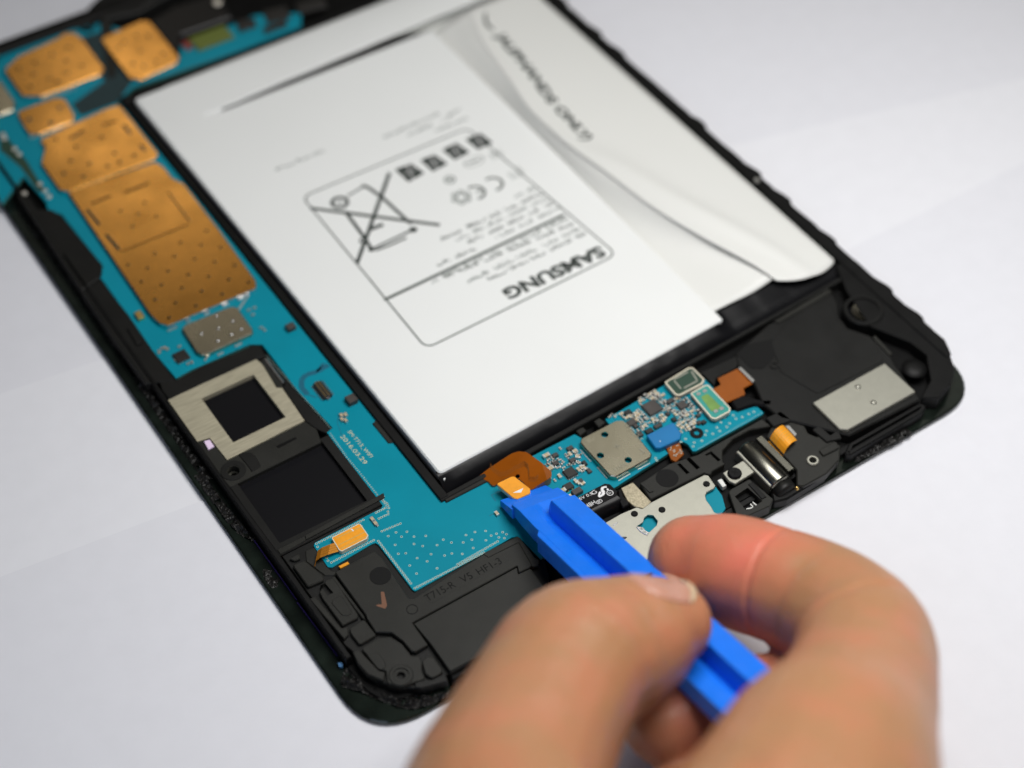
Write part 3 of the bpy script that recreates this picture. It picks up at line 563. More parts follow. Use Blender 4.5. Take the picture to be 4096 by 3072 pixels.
for c in [(22.29, 31.89), (23.84, 31.81), (24.15, 30.5), (25.49, 30.87), (25.97, 29.29), (27.77, 28.3), (25.15, 27.96), (26.17, 26.75), (22.32, 29.61), (21.8, 27.68), (22.93, 27.08), (24.02, 25.1), (25.11, 23.58), (26.46, 24.49), (28.36, 25.53), (29.87, 25.92), (30.73, 24.61), (33.71, 24.56), (34.02, 23.16), (35.36, 24.24), (32.44, 23.5), (33.25, 21.54), (30.99, 21.54), (29.54, 22.62), (28.26, 22.95), (22.15, 24.5), (22.24, 22.41), (25.75, 21.41)]+[(29.87, 25.92), (30.72, 24.62), (33.71, 24.5), (32.44, 23.47), (35.36, 24.27), (34.02, 23.16), (37.04, 23.4), (35.98, 21.71), (37.28, 22.04), (38.3, 21.86), (39.37, 21.54), (39.68, 20.8), (38.19, 20.96), (38.91, 20.3), (37.53, 20.32), (33.26, 21.51), (30.98, 21.49), (29.51, 22.61), (28.28, 22.94)]: via(c)
for c in [(93.39, 18.68), (92.23, 18.78), (90.81, 18.89), (89.57, 19.21), (87.89, 18.99), (86.93, 18.63), (86.73, 20.09), (85.33, 19.52), (83.77, 18.74), (85.26, 18.58), (83.22, 19.93), (82.45, 19.29), (81.08, 18.56), (79.68, 19), (78.92, 18.36), (78.86, 20.52), (77.74, 20.45), (87.96, 20.61), (89.65, 20.16), (70.57, 32.51), (71.71, 32.25), (71.59, 20), (71.44, 19.45)]: via(c, 0.22)
v = g.out('plated_hole', ['plating', 'tray'], pcb); v['kind'] = 'stuff'
hr = [(81.35, 20.45)][0]; ringp('screw_hole', *hr, 1.25, 0.5, 3.0, 3.6, 'rubber', pcb)
# silk-screened lettering
q = [(28.1, 56.24), (28.43, 48.7), (26.49, 56), (26.86, 47.97)]
def along(body, a, b, h, z, m, parent, flip=1, bold=0.0):
    d = Vector(b)-Vector(a); return lettering(body, a[0], a[1], d.length, h, z, m, parent, math.degrees(math.atan2(d.y, d.x)), bold=bold)
along('SM-T713_WIFI', q[0], q[1], 0.85, 3.4, 'silk', pcb); along('2016.03.29', q[2], q[3], 0.85, 3.4, 'silk', pcb)
# two little green contact boards lifted above the arm
p1 = [(83.22, 32.9), (89.14, 33.32), (89.96, 32.95), (89.99, 29.27), (88.92, 28.6), (83.66, 28.67), (83.03, 29.26)]
o = plate('contact_board', rnd(p1, 0.5), 3.9, 4.6, 'green_dark', pcb, 0.18, side='backing')
g = Bag(); m4 = [(85.02, 32.23), (84.88, 29.91), (85.2, 32.46), (88.52, 32.51), (89.15, 32.27), (88.63, 29.83), (85.42, 29.72), (88.55, 29.71)]
for i in range(0, 8, 2): g.bar(m4[i], m4[i+1], 0.28, 4.6, 4.62+0.004*i)
g.out('metal_strip', 'steel', o)
pp = ccw(rnd(p1, 0.5)); ii = inset(pp, 0.42)
rim = plate('rim', pp, 4.45, 4.64, 'backing', o, 0.04, [inset(pp, 0.3)], hd=0.15)
p2 = [(85.58, 28.07), (89.01, 28.2), (89.73, 27.89), (89.61, 20.99), (88.87, 20.41), (85.65, 20.44), (85.11, 21.13)]
o = plate('contact_board', rnd(p2, 0.5), 3.9, 4.6, 'teal', pcb, 0.18, side='backing')
plate('green_patch', rnd([(86.69, 26.28), (88.29, 26.24), (88.34, 22.14), (87.1, 21.95), (86.13, 22.43)], 0.4), 4.6, 4.635, 'green_pad', o, 0.01)
for c in [(86.79, 27.1), (88.22, 27.01), (86.86, 21.98), (88.15, 21.89)]: box('contact_pad', c[0]-.42, c[1]-.36, 4.6, c[0]+.42, c[1]+.36, 4.66, 'tin', o, 0.02)
pp = ccw(rnd(p2, 0.5)); plate('rim', pp, 4.45, 4.64, 'backing', o, 0.04, [inset(pp, 0.28)], hd=0.15)

# ------------------------------------------------------------------ battery
bat = thing('battery', 'large white flat battery with black lettering and a torn wrapper', 'battery', (84, 100, 1.5))
plate('cell', rnd([(36.7, 38.2), (102.0, 39.6), (103.2, 147.2), (49.6, 148.1), (49.2, 162.4), (36.7, 162.4)], [1.2, .3, .3, .1, .1, 1]), 1.6, 4.15, 'white_cell', bat, 0.2)
plate('second_cell', [(101.8, 41.5), (131.5, 39.8), (131.5, 149.4), (103, 149.4)], 1.55, 1.75, 'white_cell', bat, 0.1)
plate('second_cell', [(49.3, 147.0), (131.4, 146.5), (131.4, 151.5), (49.3, 151.5)], 1.52, 1.68, 'white_cell', bat, 0)
plate('cell_end', [(49.2, 151.3), (131.5, 151.3), (131.5, 162.4), (49.2, 162.4)], 1.6, 4.1, 'white_cell', bat, 0.1)
plate('cell_rim', [(130.3, 40.5), (131.5, 40.5), (131.5, 149), (130.3, 149)], 1.6, 4.3, 'white_cell', bat, 0.2)
er = [(103.16, 42.05), (118.25, 42.02), (128.77, 37.51)]
plate('label_sheet', rnd([(36.5, 37.7), (69, 38.3), (102.4, 39.3), (103.6, 147.4), (50.8, 148.35), (50.6, 162.4), (36.3, 162.4)], [1.0, .2, .8, .3, .2, .2, 1.2]), 3.7, 4.82, 'label_white', bat, 0.28)
# black sealed edge of the pouch along the bottom
secs = []
for i in range(64):
    x = 36.2+i*(131.3-36.2)/63
    yt = 37.9+1.5*(x-36.5)/66 if x < 102 else er[0][1]+(er[1][1]-er[0][1])*min(1, (x-102)/16)
    zt = 4.5 if x < 102 else 4.3
    wv = 0.16*noise.noise(Vector((x*0.35, 0, 1)))+0.08*noise.noise(Vector((x*1.1, 0, 4)))
    yb = 34.75+1.3*(x-36)/95
    c = max(0, 1-(x-36.2)/2.2)
    secs.append([(x, yt+(0.7 if x < 102 else 1.2), zt-(0 if x < 102 else 0.45)), (x, yt+0.05, zt+0.02), (x, yt-0.55, zt-0.22+wv), (x, (yt+yb)/2, 1.7+(zt-1.7)*0.65-c+1.3*wv), (x, yb+0.5, 1.7+(zt-1.7)*0.4-c-wv), (x, yb, 1.65)])
loft('sealed_edge', secs, 'gloss_black', bat, caps=False, smooth=True, closed=False)
plate('folded_corner', [(37.06, 38.46), (38.39, 39), (39.57, 38.53), (38.17, 37.88), (36.72, 36.95), (36.29, 37.23)], 1.6, 3.7, 'gloss_black', bat, 0.3)
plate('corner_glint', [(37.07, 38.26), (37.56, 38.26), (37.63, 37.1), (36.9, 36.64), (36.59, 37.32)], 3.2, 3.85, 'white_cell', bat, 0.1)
# torn wrapper: a strip along the top and a wide flap that lifts off on the right
def sheet_surface(name, fn, nu, nv, m, th=0.14):
    V = [fn(i/nu, j/nv) for i in range(nu+1) for j in range(nv+1)]; n = nv+1
    V += [(x, y, z-th) for x, y, z in V]; b = (nu+1)*n; F = []
    for i in range(nu):
        for j in range(nv):
            q = (i*n+j, (i+1)*n+j, (i+1)*n+j+1, i*n+j+1); F += [q, tuple(b+k for k in q[::-1])]
    for i in range(nu):
        for j in (0, nv): F.append((i*n+j, (i+1)*n+j, b+(i+1)*n+j, b+i*n+j))
    for j in range(nv):
        for i in (0, nu): F.append((i*n+j, i*n+j+1, b+i*n+j+1, b+i*n+j))
    o = build(name, V, F, m, bat, smooth=True)
    bm = bmesh.new(); bm.from_mesh(o.data); bmesh.ops.recalc_face_normals(bm, faces=bm.faces); bm.to_mesh(o.data); bm.free()
    return o
def strip(u, v):
    x = 43.5+u*(131.5-43.5); l = max(0, (x-48.5)/62); lift = 0.9*min(1.15, l)**0.8
    y = 162.4+v*0.15-v*(13.75-0.75*min(1, max(0, l))+0.4*noise.noise(Vector((x*.1, 0, 0))))
    return (x, y, 4.795+0.065*min(1, max(0, x-43.5)/8)+lift*(1-(1-v)**2.6)+0.06*math.sin(math.pi*v)*min(1, l*3))
sheet_surface('wrapper_strip', strip, 60, 18, 'label_white')
free = [(113.15, 147.23, 6), (110.3, 138.94, 6.2), (108.49, 131.03, 6.4), (106.85, 121.13, 6.6), (105.04, 110.86, 6.6), (104.96, 101.43, 6.6), (105.4, 93.85, 6.6), (106.71, 84.37, 6.8), (108.51, 70.31, 7), (111.44, 58.48, 7), (115.34, 47.48, 6.4), (117.08, 41.42, 5.6)]
free = [Vector(p) for p in free]
def fedge(t):
    t = max(0, min(1, t))*(len(free)-1); i = min(int(t), len(free)-2); f = t-i
    p0, p1, p2, p3 = free[max(i-1, 0)], free[i], free[i+1], free[min(i+2, len(free)-1)]
    return 0.5*((2*p1)+(-p0+p2)*f+(2*p0-5*p1+4*p2-p3)*f*f+(-p0+3*p1-3*p2+p3)*f**3)
def flap(t, s):
    A = Vector((130.9, 148.5+t*(39.8-148.5), 4.6)); Fp = fedge(t)
    p = A.lerp(Fp, s)
    p.z += 0.35*math.sin(math.pi*min(1, s*1.02))*(0.75+0.25*math.cos(4*t))+0.9*math.exp(-((s-0.74+0.9*(t-.75))/0.13)**2)*math.exp(-((t-0.75)/0.22)**2)
    e = max(0, (t-0.84)/0.16); p.y -= 2.3*e*e*math.sin(math.pi*s)**0.8
    return p
sheet_surface('wrapper_flap', lambda t, s: tuple(flap(t, s)), 70, 26, 'wrap')
def fold(t, r):
    w = max(0, min(1, (t-0.56)/0.42)); w = w*w*(3-2*w); Fp = fedge(t)
    yb = 149.0+t*(42.25-149.0); B = Vector((102.9-0.6*t, yb, 1.62*(1-w)+4.18*w))
    A = Vector((Fp.x+0.25, Fp.y+(yb-Fp.y)*w, Fp.z-0.15))
    p = A.lerp(B, r); p.z = A.z+(B.z-A.z)*((1-w)*r**1.25+w*(1-(1-r)**4.5))
    return tuple(p)
sheet_surface('wrapper_fold', fold, 60, 20, 'wrap')
def on_flap(a, b):
    """a mm along the free edge from its top, b mm in from that edge"""
    t = 0.02+a/112.0; A = Vector((130.9, 148.5+t*(39.8-148.5), 4.6)); L = (A-fedge(t)).length
    p = flap(t, 1-b/L); return (p.x, p.y, p.z+0.03)
lettering('JALIPHANDS ONLY)', 0, 0, 45.0, 3.4, 0, 'print_black', bat, place=lambda a, b: on_flap(a+11.3, b+2.8+1.2*math.sin(a/48*math.pi)), bold=0.04)
lettering('(', 0, 0, 1.6, 7.5, 0, 'print_black', bat, place=lambda a, b: on_flap(1.8+b*0.95, 2.9+a*1.0), bold=0.04)
# printing on the label (it stands upside down for the viewer)
ZL = 4.82
q = [(94.19, 67.52), (70.88, 67.99), (51.37, 114.87), (91.86, 114.24), (95.89, 64.97), (50.35, 64.45), (50.48, 80.03), (93.56, 80.39)]
d = (Vector(q[1])-Vector(q[0]))
lettering('SAMSUNG', q[0][0], q[0][1]+1.75, d.length, 3.3, ZL, 'print_black', bat, rot=math.degrees(math.atan2(d.y, d.x)), bold=0.045)
fr = ccw(rnd([q[2], q[3], q[4], q[5]], 2.4, 6)); fi = inset(fr, 0.36)
g = Bag()
for i in range(len(fr)):
    j = (i+1) % len(fr); g.flat([fr[i], fr[j], fi[j], fi[i]], ZL+0.012)
g.out('label_frame', 'print_grey', bat)
g = Bag(); g.bar(q[6], q[7], 0.75, ZL-0.01, ZL+0.014); g.out('label_rule', 'print_grey', bat)
b = [(57.18, 108.96), (59.43, 109.77), (63.84, 110.44), (64.24, 110.17), (65.22, 105.51), (66.04, 95.45), (65.54, 93.74), (55.61, 93.52), (63.14, 92.51), (59.2, 92.53), (56.12, 92.79), (56.77, 106.12), (56.14, 97.16), (55.43, 96.63), (58.25, 98.66), (61.25, 98.42), (51.27, 110.8), (70.76, 91.91), (70.37, 111.04), (51.2, 91.73)]
g = Bag(); z = ZL
def ink(pairs, w):
    global z
    for i, j in pairs: z += 0.0004; g.bar(b[i], b[j], w*1.4, ZL-0.01, z+0.01)
ink(((1, 2), ), 0.32); ink(((3, 4), (4, 5), (11, 12), (12, 7)), 0.55); ink(((6, 7), (8, 9), (9, 10)), 0.4); ink(((14, 15), ), 0.7); ink(((16, 17), (18, 19)), 0.6)
g.ring(*b[0], 1.95, 1.15, z+0.013, 0, 26); g.flat(circle(*b[0], 0.42, 14), z+0.013)
for i, r in ((2, .55), (6, .85), (7, .7), (4, .45)): g.flat(circle(*b[i], r, 12), z+0.0135)
g.ring(*b[13], 0.8, 0.35, z+0.0137, 0, 14)
g.out('crossed_bin', 'print_black', bat)
pics = [(71.84, 111.36), (75.61, 111.03), (76.52, 106.96), (72.2, 106.39), (77.81, 110.88), (81.22, 110.82), (82.1, 106.72), (78.12, 106.33), (83.43, 111.12), (87.09, 111.37), (87.94, 107.24), (83.91, 106.84), (89.33, 111.22), (93.13, 111.18), (93.65, 107.01), (89.77, 106.92)]
for k in range(4):
    qd = pics[4*k:4*k+4]; o = plate('pictogram', rnd(qd, 0.3), ZL-0.01, ZL+0.012, 'print_black', bat, 0)
    g = Bag(); m1 = Vector(qd[0]).lerp(Vector(qd[1]), .75); m2 = Vector(qd[3]).lerp(Vector(qd[2]), .3)
    g.bar(m1, m2, 0.42, ZL, ZL+0.02); c = sum((Vector(p) for p in qd), Vector((0, 0)))/4
    for i, s in enumerate((-1, 1)): g.flat([(c.x+s*.9-.3, c.y-.35), (c.x+s*.9+.3, c.y-.35), (c.x+s*.9+.3, c.y+.3), (c.x+s*.9-.3, c.y+.3)], ZL+0.017+.001*i)
    g.out('pictogram_line', 'print_pale', o)
ce = [(86.55, 96.18), (82, 96.02), (78.85, 96.42), (79.76, 102.31), (87.06, 104.26), (92.23, 103.69), (92.46, 96.56)]
g = Bag()
for k in (0, 1):
    c = ce[k]
    for i in range(16):
        a0 = math.radians(-105+210*i/16); a1 = math.radians(-105+210*(i+1)/16)
        g.flat([(c[0]+r*math.cos(a), c[1]+r*math.sin(a)) for r, a in ((1.65, a0), (2.25, a0), (2.25, a1), (1.65, a1))], ZL+0.012)
g.bar((ce[1][0]+0.3, ce[1][1]), (ce[1][0]+1.7, ce[1][1]), 0.5, ZL, ZL+0.013)
g.out('ce_mark', 'print_grey', bat)
g = Bag()
for i in range(6):
    a = i*math.pi/3; g.ring(ce[2][0]+1.5*math.cos(a), ce[2][1]+1.5*math.sin(a), 0.75, 0.35, ZL+0.012+0.0005*i, 0, 10)
g.out('flower_mark', 'print_light', bat)
g = Bag(); g.ring(*ce[3], 1.25, 0.8, ZL+0.012, 0, 18); g.flat(circle(*ce[3], .45, 10), ZL+.012); g.out('round_mark', 'print_light', bat)
g = Bag(); g.ring(*ce[4], 2.0, 1.75, ZL+0.012, 0, 22, 1.2, .7); g.flat([(ce[4][0]-1.3, ce[4][1]-.25), (ce[4][0]+1.3, ce[4][1]-.25), (ce[4][0]+1.3, ce[4][1]+.25), (ce[4][0]-1.3, ce[4][1]+.25)], ZL+.0125); g.out('oval_mark', 'print_light', bat)
g = Bag()
for cx, cy, w, h in ((ce[6][0], ce[6][1], 3.4, 3.0), (ce[5][0], ce[5][1], 3.0, 2.2)):
    for i in range(6):
        for j in range(5):
            if R.random() < 0.6: g.flat([(cx-w/2+i*w/6, cy-h/2+j*h/5), (cx-w/2+(i+.75)*w/6, cy-h/2+j*h/5), (cx-w/2+(i+.75)*w/6, cy-h/2+(j+.5)*h/5), (cx-w/2+i*w/6, cy-h/2+(j+.5)*h/5)], ZL+.012)
g.out('small_marks', 'print_light', bat)
# lines of print too small to read: word-shaped rows of tiny strokes
fine = Bag()
def greek(a, b, h, gap=True, mi=0):
    a, b = Vector(a), Vector(b); d = b-a; L = d.length; d.normalize(); up = Vector((d.y, -d.x)); s = 0
    while s < L:
        wl = R.uniform(2.0, 5.2); e = min(L, s+wl)
        while s < e:
            cw = R.uniform(0.22, 0.42); hh = h*R.choice((0.7, 0.7, 1.0))
            p = a+d*s
            k = R.random()
            if k < 0.5: fine.flat([tuple(p), tuple(p+d*cw*.55), tuple(p+d*cw*.55+up*hh), tuple(p+up*hh)], ZL+0.012, mi)
            fine.flat([tuple(p+up*hh*.4*(k < .7)), tuple(p+d*cw+up*hh*.4*(k < .7)), tuple(p+d*cw+up*hh*(.4*(k < .7)+.36)), tuple(p+up*hh*(.4*(k < .7)+.36))], ZL+0.0124, mi)
            s += cw+0.07
        s += R.uniform(0.5, 1.6) if gap else 0.2
ln = [(93.51, 89.95), (88.07, 90.02), (93.77, 87.79), (68.03, 87.75), (93.72, 86.02), (71.26, 85.88), (93.84, 84.1), (71.71, 83.99), (93.94, 82.16), (78.23, 82.06), (73.01, 81.73), (64.21, 81.89), (93.59, 78.76), (60.65, 78.58), (93.65, 76.8), (63.73, 78.34), (93.75, 74.91), (66.6, 74.78), (93.92, 73.13), (70.2, 73)]
for i in range(0, len(ln), 2): greek(ln[i], ln[i+1], 1.2, True, 0 if i % 4 else 1)
ln = [(89.16, 121.12), (75.44, 120.88), (85.87, 118.71), (79.91, 118.73), (93.44, 116.44), (85.08, 116.51), (93.95, 120.26), (88.97, 118.49), (62.52, 124.32), (51.23, 124.51)]
for i in range(0, len(ln), 2): greek(ln[i], ln[i+1], 1.15, False, 1)
v = fine.out('fine_print', ['print_grey', 'print_light'], bat); v['kind'] = 'stuff'
# orange flexible connector of the battery with its plug lying on the pry tool
fx = [(42.27, 34.05), (44.53, 34.29), (47.8, 34.34), (49.78, 34.31), (51, 33.88), (52.07, 32.85), (52.49, 31.23), (52.95, 29.33), (53.3, 26.72), (52.63, 25.75), (51.65, 25.61), (49.94, 25.66), (48.16, 25.6), (47.91, 26.7), (47.98, 27.9), (47.73, 29.01), (47.06, 30.24), (45.32, 30.61), (43.3, 30.54), (43.26, 31.98), (42.86, 32.87)]
zf = lambda x, y: 3.7+1.6*max(0, min(1, (x-42.5)/9))
plate('flex_cable', rnd(fx, 0.8, 3), 3.5, 4.6, 'kapton', bat, 0.05, [circle(*[(47.91, 29.58)][0], 0.42, 12)], ztop=zf, hd=0.2)
bpy.context.view_layer.update()
fo = bat.children[-1]
for v in fo.data.vertices:                                       # thin foil: the underside follows the top
    if abs(v.co.z+bat.location.z-3.5*K) < 1e-6: v.co.z = (zf((v.co.x+bat.location.x)/K, (v.co.y+bat.location.y)/K)-0.18)*K-bat.location.z
for k in range(4):
    e = [Vector(p) for p in [(45.38, 34.65), (45.3, 33.58), (45.69, 31.91), (46.79, 31.33), (48.76, 31.29), (50.34, 31.03), (50.49, 30.14), (49.92, 28.93), (49.18, 27.85), (49.9, 27.06), (50.71, 27.15)]]
    g = Bag(); off = Vector((-0.16, -0.22))*(k-1.5)
    for i in range(len(e)-1):
        a, c = e[i]+off, e[i+1]+off; n0 = len(g.V); g.bar(a, c, 0.07, 0, 1)
        for m in range(n0, len(g.V)):
            X_, Y_, Z_ = g.V[m]; g.V[m] = (X_, Y_, zf(X_, Y_)+(0.012 if Z_ else -0.02))
    g.out('flex_trace', 'kapton_line', bat)
pl = [(43.27, 29.45), (46.45, 29.33), (46.87, 29.04), (47.66, 25.19), (47.05, 24.36), (44.47, 24.55), (44.02, 25.15)]
plug = plate('plug', rnd(pl, 0.35), 5.0, 5.95, 'gold_flex', bat, 0.1, side='backing')
plate('plug_contacts', [(44.25, 25.67), (46.14, 25.18), (45.92, 24.86), (44.84, 24.72), (44.29, 25.18)], 4.5, 5.0, 'tin', plug, 0.1)
plate('arrow', [(44.55, 26.13), (46.72, 25.99), (45.81, 25.36)], 5.94, 5.965, 'white_ink', plug, 0)

# ------------------------------------------------------------------ left loudspeaker module
sp = thing('loudspeaker', 'matt black plastic loudspeaker module with an embossed code and brown tick at the corner', 'loudspeaker', (22, 22, 1.5), 'loudspeaker modules')
Bs = [(5.33, 15.27), (4.99, 13.2), (5.05, 10.68), (5.86, 8.29), (6.58, 7.19), (7.66, 5.56), (10.39, 3.54), (12.69, 2.51), (15.95, 2.7)]
def T(pts, z0, z1, name='panel', m='plastic', bev=0.14, holes=(), r=0.15): return plate(name, rnd(pts, r, 2), z0, z1, m, sp, bev, holes)
T([(4.9, 40.6), (4.9, 17)]+Bs+[(16.6, 2.81), (35.33, 2.77), (41.05, 9.7), (44.09, 17.66)]+[(45, 24), (30, 39)], 0.95, 3.0, 'base', 'plastic_b')
T([(10.57, 30), (13.17, 30.15), (18.46, 30.13), (18.87, 28.09), (18.32, 18.44), (18.97, 18), (33.83, 19.08), (34.13, 19.17), (39.62, 18.76), (40.43, 18.52), (40.85, 17.35), (40.66, 12.79), (38.68, 12.36), (36.66, 12.55), (37.3, 13.86), (16.26, 13.97), (16.15, 8.87), (13.78, 8.84), (13.2, 9.36), (13.08, 11.73), (12.36, 14.24), (10.18, 15.83), (10.37, 18.99), (10.56, 19.7)], 2.5, 4.0, 'cover')
T([(16.26, 13.59), (37.03, 13.52), (36.39, 12.22), (38.81, 12.05), (38.58, 6.48), (34.06, 1.97), (16.39, 2.44), (16.53, 8.73)], 1.2, 4.2, 'chamber', 'plastic', 0.12)
T([(8.51, 29.59), (9.87, 29.4), (9.6, 20.56), (9.17, 20.01), (6.32, 20.12), (6.2, 26.73), (6.43, 28.12)], 2.5, 3.75, 'panel', 'plastic', 0.14, [[(7.2, 29.21), (8.14, 29.16), (8.32, 26.71), (7.17, 26.68)]])
T([(6.96, 25.1), (7.91, 25.59), (9.16, 25.6), (8.99, 21.24), (7.97, 21.22), (7.22, 21.86)], 3.6, 3.86, 'arch', 'plastic', 0.1, r=0.6)
T([(4.3, 27.93), (5.45, 27.79), (5.9, 19.79), (6.99, 19.48), (6.25, 18.05), (5.22, 17.65)], 2.5, 3.75, 'rim')
T([(5.29, 35.56), (7.58, 35.2), (8.6, 30.76), (8.34, 29.78), (5.29, 30.1)], 2.5, 3.8, 'panel', 'plastic', 0.18, r=0.4)
T([(8.77, 37.36), (10.47, 37.11), (10.62, 36.57), (10.31, 32.39), (10.49, 31.11), (11.15, 30.67), (10.5, 29.94), (9.02, 30.93), (7.8, 35.22)], 2.0, 3.2, 'panel', 'plastic')
T([(5.5, 37.17), (7.52, 37.13), (7.16, 36.06), (6.09, 36.19)], 2.5, 3.6, 'stop', 'plastic')
T([(7.07, 19.01), (9.83, 19.24), (9.97, 18.73), (10.1, 15.35), (6.76, 15.28), (6.67, 18.05)], 2.5, 3.75, 'panel', 'plastic', r=0.4)
T([(9.56, 29.68), (10.27, 29.73), (10.37, 19.79), (10.11, 19.08), (9.83, 19.64)], 2.5, 3.6, 'step', 'plastic')
hole = circle(*[(9.39, 6.43)][0], 0.72, 18)
T([(6.6, 14.52), (10.07, 14.75), (11.85, 13.78), (12.74, 11.56), (12.79, 8.71), (13.9, 7.97), (13.58, 6.72), (12.65, 5.22), (12.45, 3.65), (10.46, 4.19), (8.65, 4.48), (6.79, 6.5), (7.87, 8.66), (7.02, 9.45), (6.75, 13.27)], 2.5, 3.75, 'screw_plate', 'plastic', 0.14, [hole], r=0.5)
ringp('screw_seat', *[(9.42, 6.46)][0], 2.05, 1.35, 3.6, 3.95, 'plastic', sp, 28, 0.18)
ringp('screw_seat', *[(9.39, 6.42)][0], 1.5, 0.75, 3.5, 3.8, 'plastic', sp, 28, 0.3)
T([(5.07, 14.73), (6.19, 14.58), (6.91, 9.26), (7.61, 8.47), (6.55, 7.19), (5.02, 9.78), (4.76, 12.33)], 2.5, 3.75, 'rim', 'plastic')
T([(6.72, 13.21), (7.71, 12.82), (8.6, 12.09), (8.56, 9.98), (8.19, 9.17), (7.4, 8.96), (6.91, 9.63)], 3.6, 3.86, 'panel', 'plastic', 0.1, r=0.7)
T([(13.64, 6.82), (14.74, 7.15), (15.72, 6.55), (15.69, 3.12), (13.34, 3.11), (12.86, 4.48)], 2.5, 3.8, 'panel', 'plastic', 0.16, r=0.8)
T([(10.7, 4.23), (12.48, 3.7), (13.34, 3.13), (15.71, 2.99), (15.37, 1.38), (11.07, 2.68), (10.24, 3.49)], 2.0, 3.5, 'rim', 'plastic_b')
T([(16.46, 2.6), (34.93, 2.17), (34.41, 1.42), (15.99, 1.33)], 1.0, 2.8, 'front_lip', 'gloss_black', 0.3)
# raised step round the board
T([(33.71, 19.07), (34.08, 19.27), (39.56, 19.02), (40.74, 18.98), (40.95, 18.39), (40.7, 13.55), (41.09, 12.71), (40.24, 11.82), (39.28, 12.17), (40.15, 17.74), (34.06, 17.97)], 3.5, 4.12, 'step', 'plastic', 0.12)
disc('felt_dot', *[(16.66, 25.09)][0], 1.85, 3.99, 4.06, 'rubber', sp, 32, 0.03)
ringp('dimple', *[(17.6, 16.26)][0], 1.0, 0.86, 3.99, 4.03, 'tray', sp, 28, 0.01)
plate('brown_tick', rnd([(15.06, 22.3), (15.49, 21.87), (14.51, 19.3), (13.9, 18.86), (12.86, 20.34), (13.49, 20.25), (13.84, 19.88)], 0.2), 3.99, 4.012, 'brown_mark', sp, 0)
plate('code_band', [(20.52, 17.46), (36.58, 17.12), (36.68, 15.65), (21.05, 15.43)], 3.98, 4.025, 'plastic', sp, 0.01)
q = [(20.58, 16.07), (26.28, 16), (27.55, 15.95), (29.71, 15.88), (30.82, 15.78), (35.51, 15.69)]
along('T715-R', q[0], q[1], 1.45, 4.03, 'tray', sp); along('V5', q[2], q[3], 1.45, 4.03, 'tray', sp); along('HF1-3', q[4], q[5], 1.45, 4.03, 'tray', sp)
plate('gold_contact', [(11.82, 31.03), (13.63, 30.99), (13.63, 30.41), (11.93, 30.44)], 3.2, 3.65, 'gold_flex', sp, 0.05)

# gold ribbon connector marked 1
fc = thing('flex_connector', 'small gold ribbon connector marked 1 with its band curling over the board end', 'connector', (14, 36, 3.4), 'connectors plugged into the boards')
pts = rnd([(13.59, 36.5), (18.99, 36.5), (19.32, 36.28), (19.23, 33.35), (18.6, 32.87), (13.65, 32.92), (13.36, 33.41)], 0.35)
o = plate('plug', pts, 3.42, 4.3, 'gold_flex', fc, 0.1, side='backing')
pp = ccw(pts); plate('rim', pp, 4.2, 4.33, 'backing', o, 0.03, [inset(pp, 0.16)], hd=0.08)
hq = [(14.23, 35.93), (19.41, 35.62), (13.83, 34.42), (19.11, 34.32), (13.79, 33.56), (18.92, 33.41), (16.61, 35.23), (16.58, 33.18), (17.54, 35.22), (17.41, 33.22)]
for i in range(0, 6, 2): 
    g = Bag(); g.bar(hq[i], hq[i+1], 0.16, 4.29, 4.31); g.out('hatch_line', 'gold_hatch', o)
q = [(17.4, 35.67), (17.97, 35.76)]
lettering('1', q[0][0], q[0][1]-.1, 0.24, 0.62, 4.3, 'white_ink', o, rot=8)
ba = [(13.82, 34.22), (12.01, 34.48), (10.49, 34.62), (9.37, 34.25)]
for k in range(4):
    dx = Vector((-0.30, -0.36))*(k-1.5)*1.2
    path = [(ba[0][0]+dx.x+.4, ba[0][1]+dx.y, 4.0), (ba[1][0]+dx.x, ba[1][1]+dx.y, 4.35), (ba[2][0]+dx.x, ba[2][1]+dx.y, 4.4), (ba[3][0]+dx.x+0.3, ba[3][1]+dx.y+.4, 4.1), (ba[3][0]+dx.x-.2, ba[3][1]+dx.y+.1, 3.3), (ba[3][0]+dx.x+.1, ba[3][1]+dx.y-.2, 2.4)]
    ribbon('ribbon', path, (0.55, 0.84, 0), 0.50, 0.10, 'flex_copper', fc)

# ------------------------------------------------------------------ right loudspeaker module
sr = thing('loudspeaker', 'black loudspeaker module carrying a bare steel plate at the far corner', 'loudspeaker', (112, 18, 1.5), 'loudspeaker modules')
plate('base', rnd([(99.32, 31.66), (109.28, 34.11), (112.03, 33.94), (125.28, 33.95), (124.45, 31.09), (122.18, 28.12), (121.55, 24.85), (123.76, 21.01), (123.77, 15.42), (122.69, 12.59), (121.23, 5.55), (120.77, 3.47), (104.08, 4.19), (96.15, 14.43), (95.62, 18.82), (97.63, 24.35), (97.65, 28.88)], 0.6), 0.95, 4.0, 'plastic_b', sr, 0.25)
plate('panel', rnd([(113.67, 32.81), (123.3, 32.38), (120.68, 25.94), (123.49, 20.42), (121.69, 14.45), (105.58, 15.07), (103.33, 23.13), (106.79, 30.07)], 1.2), 3.8, 4.12, 'plastic_b', sr, 0.1)
plate('foil', rnd([(99.37, 31.41), (102.53, 32.18), (107.92, 30.4), (107.68, 27.68), (101.16, 25.62), (99.34, 26.84)], 0.8), 3.9, 4.1, 'rubber', sr, 0.03)
o = plate('steel_plate', rnd([(103.0, 6.0), (104.2, 5.0), (120.8, 5.0), (120.8, 13.6), (103.0, 13.6)], 0.3), 4.0, 4.75, 'steel', sr, 0.16)
for c in [(112.55, 11.85), (112.39, 7.31)]:
    g = Bag(); g.dome(c[0], c[1], 0.6, 4.74, 0.35, 0, 12); g.out('dimple', 'steel', o, True)
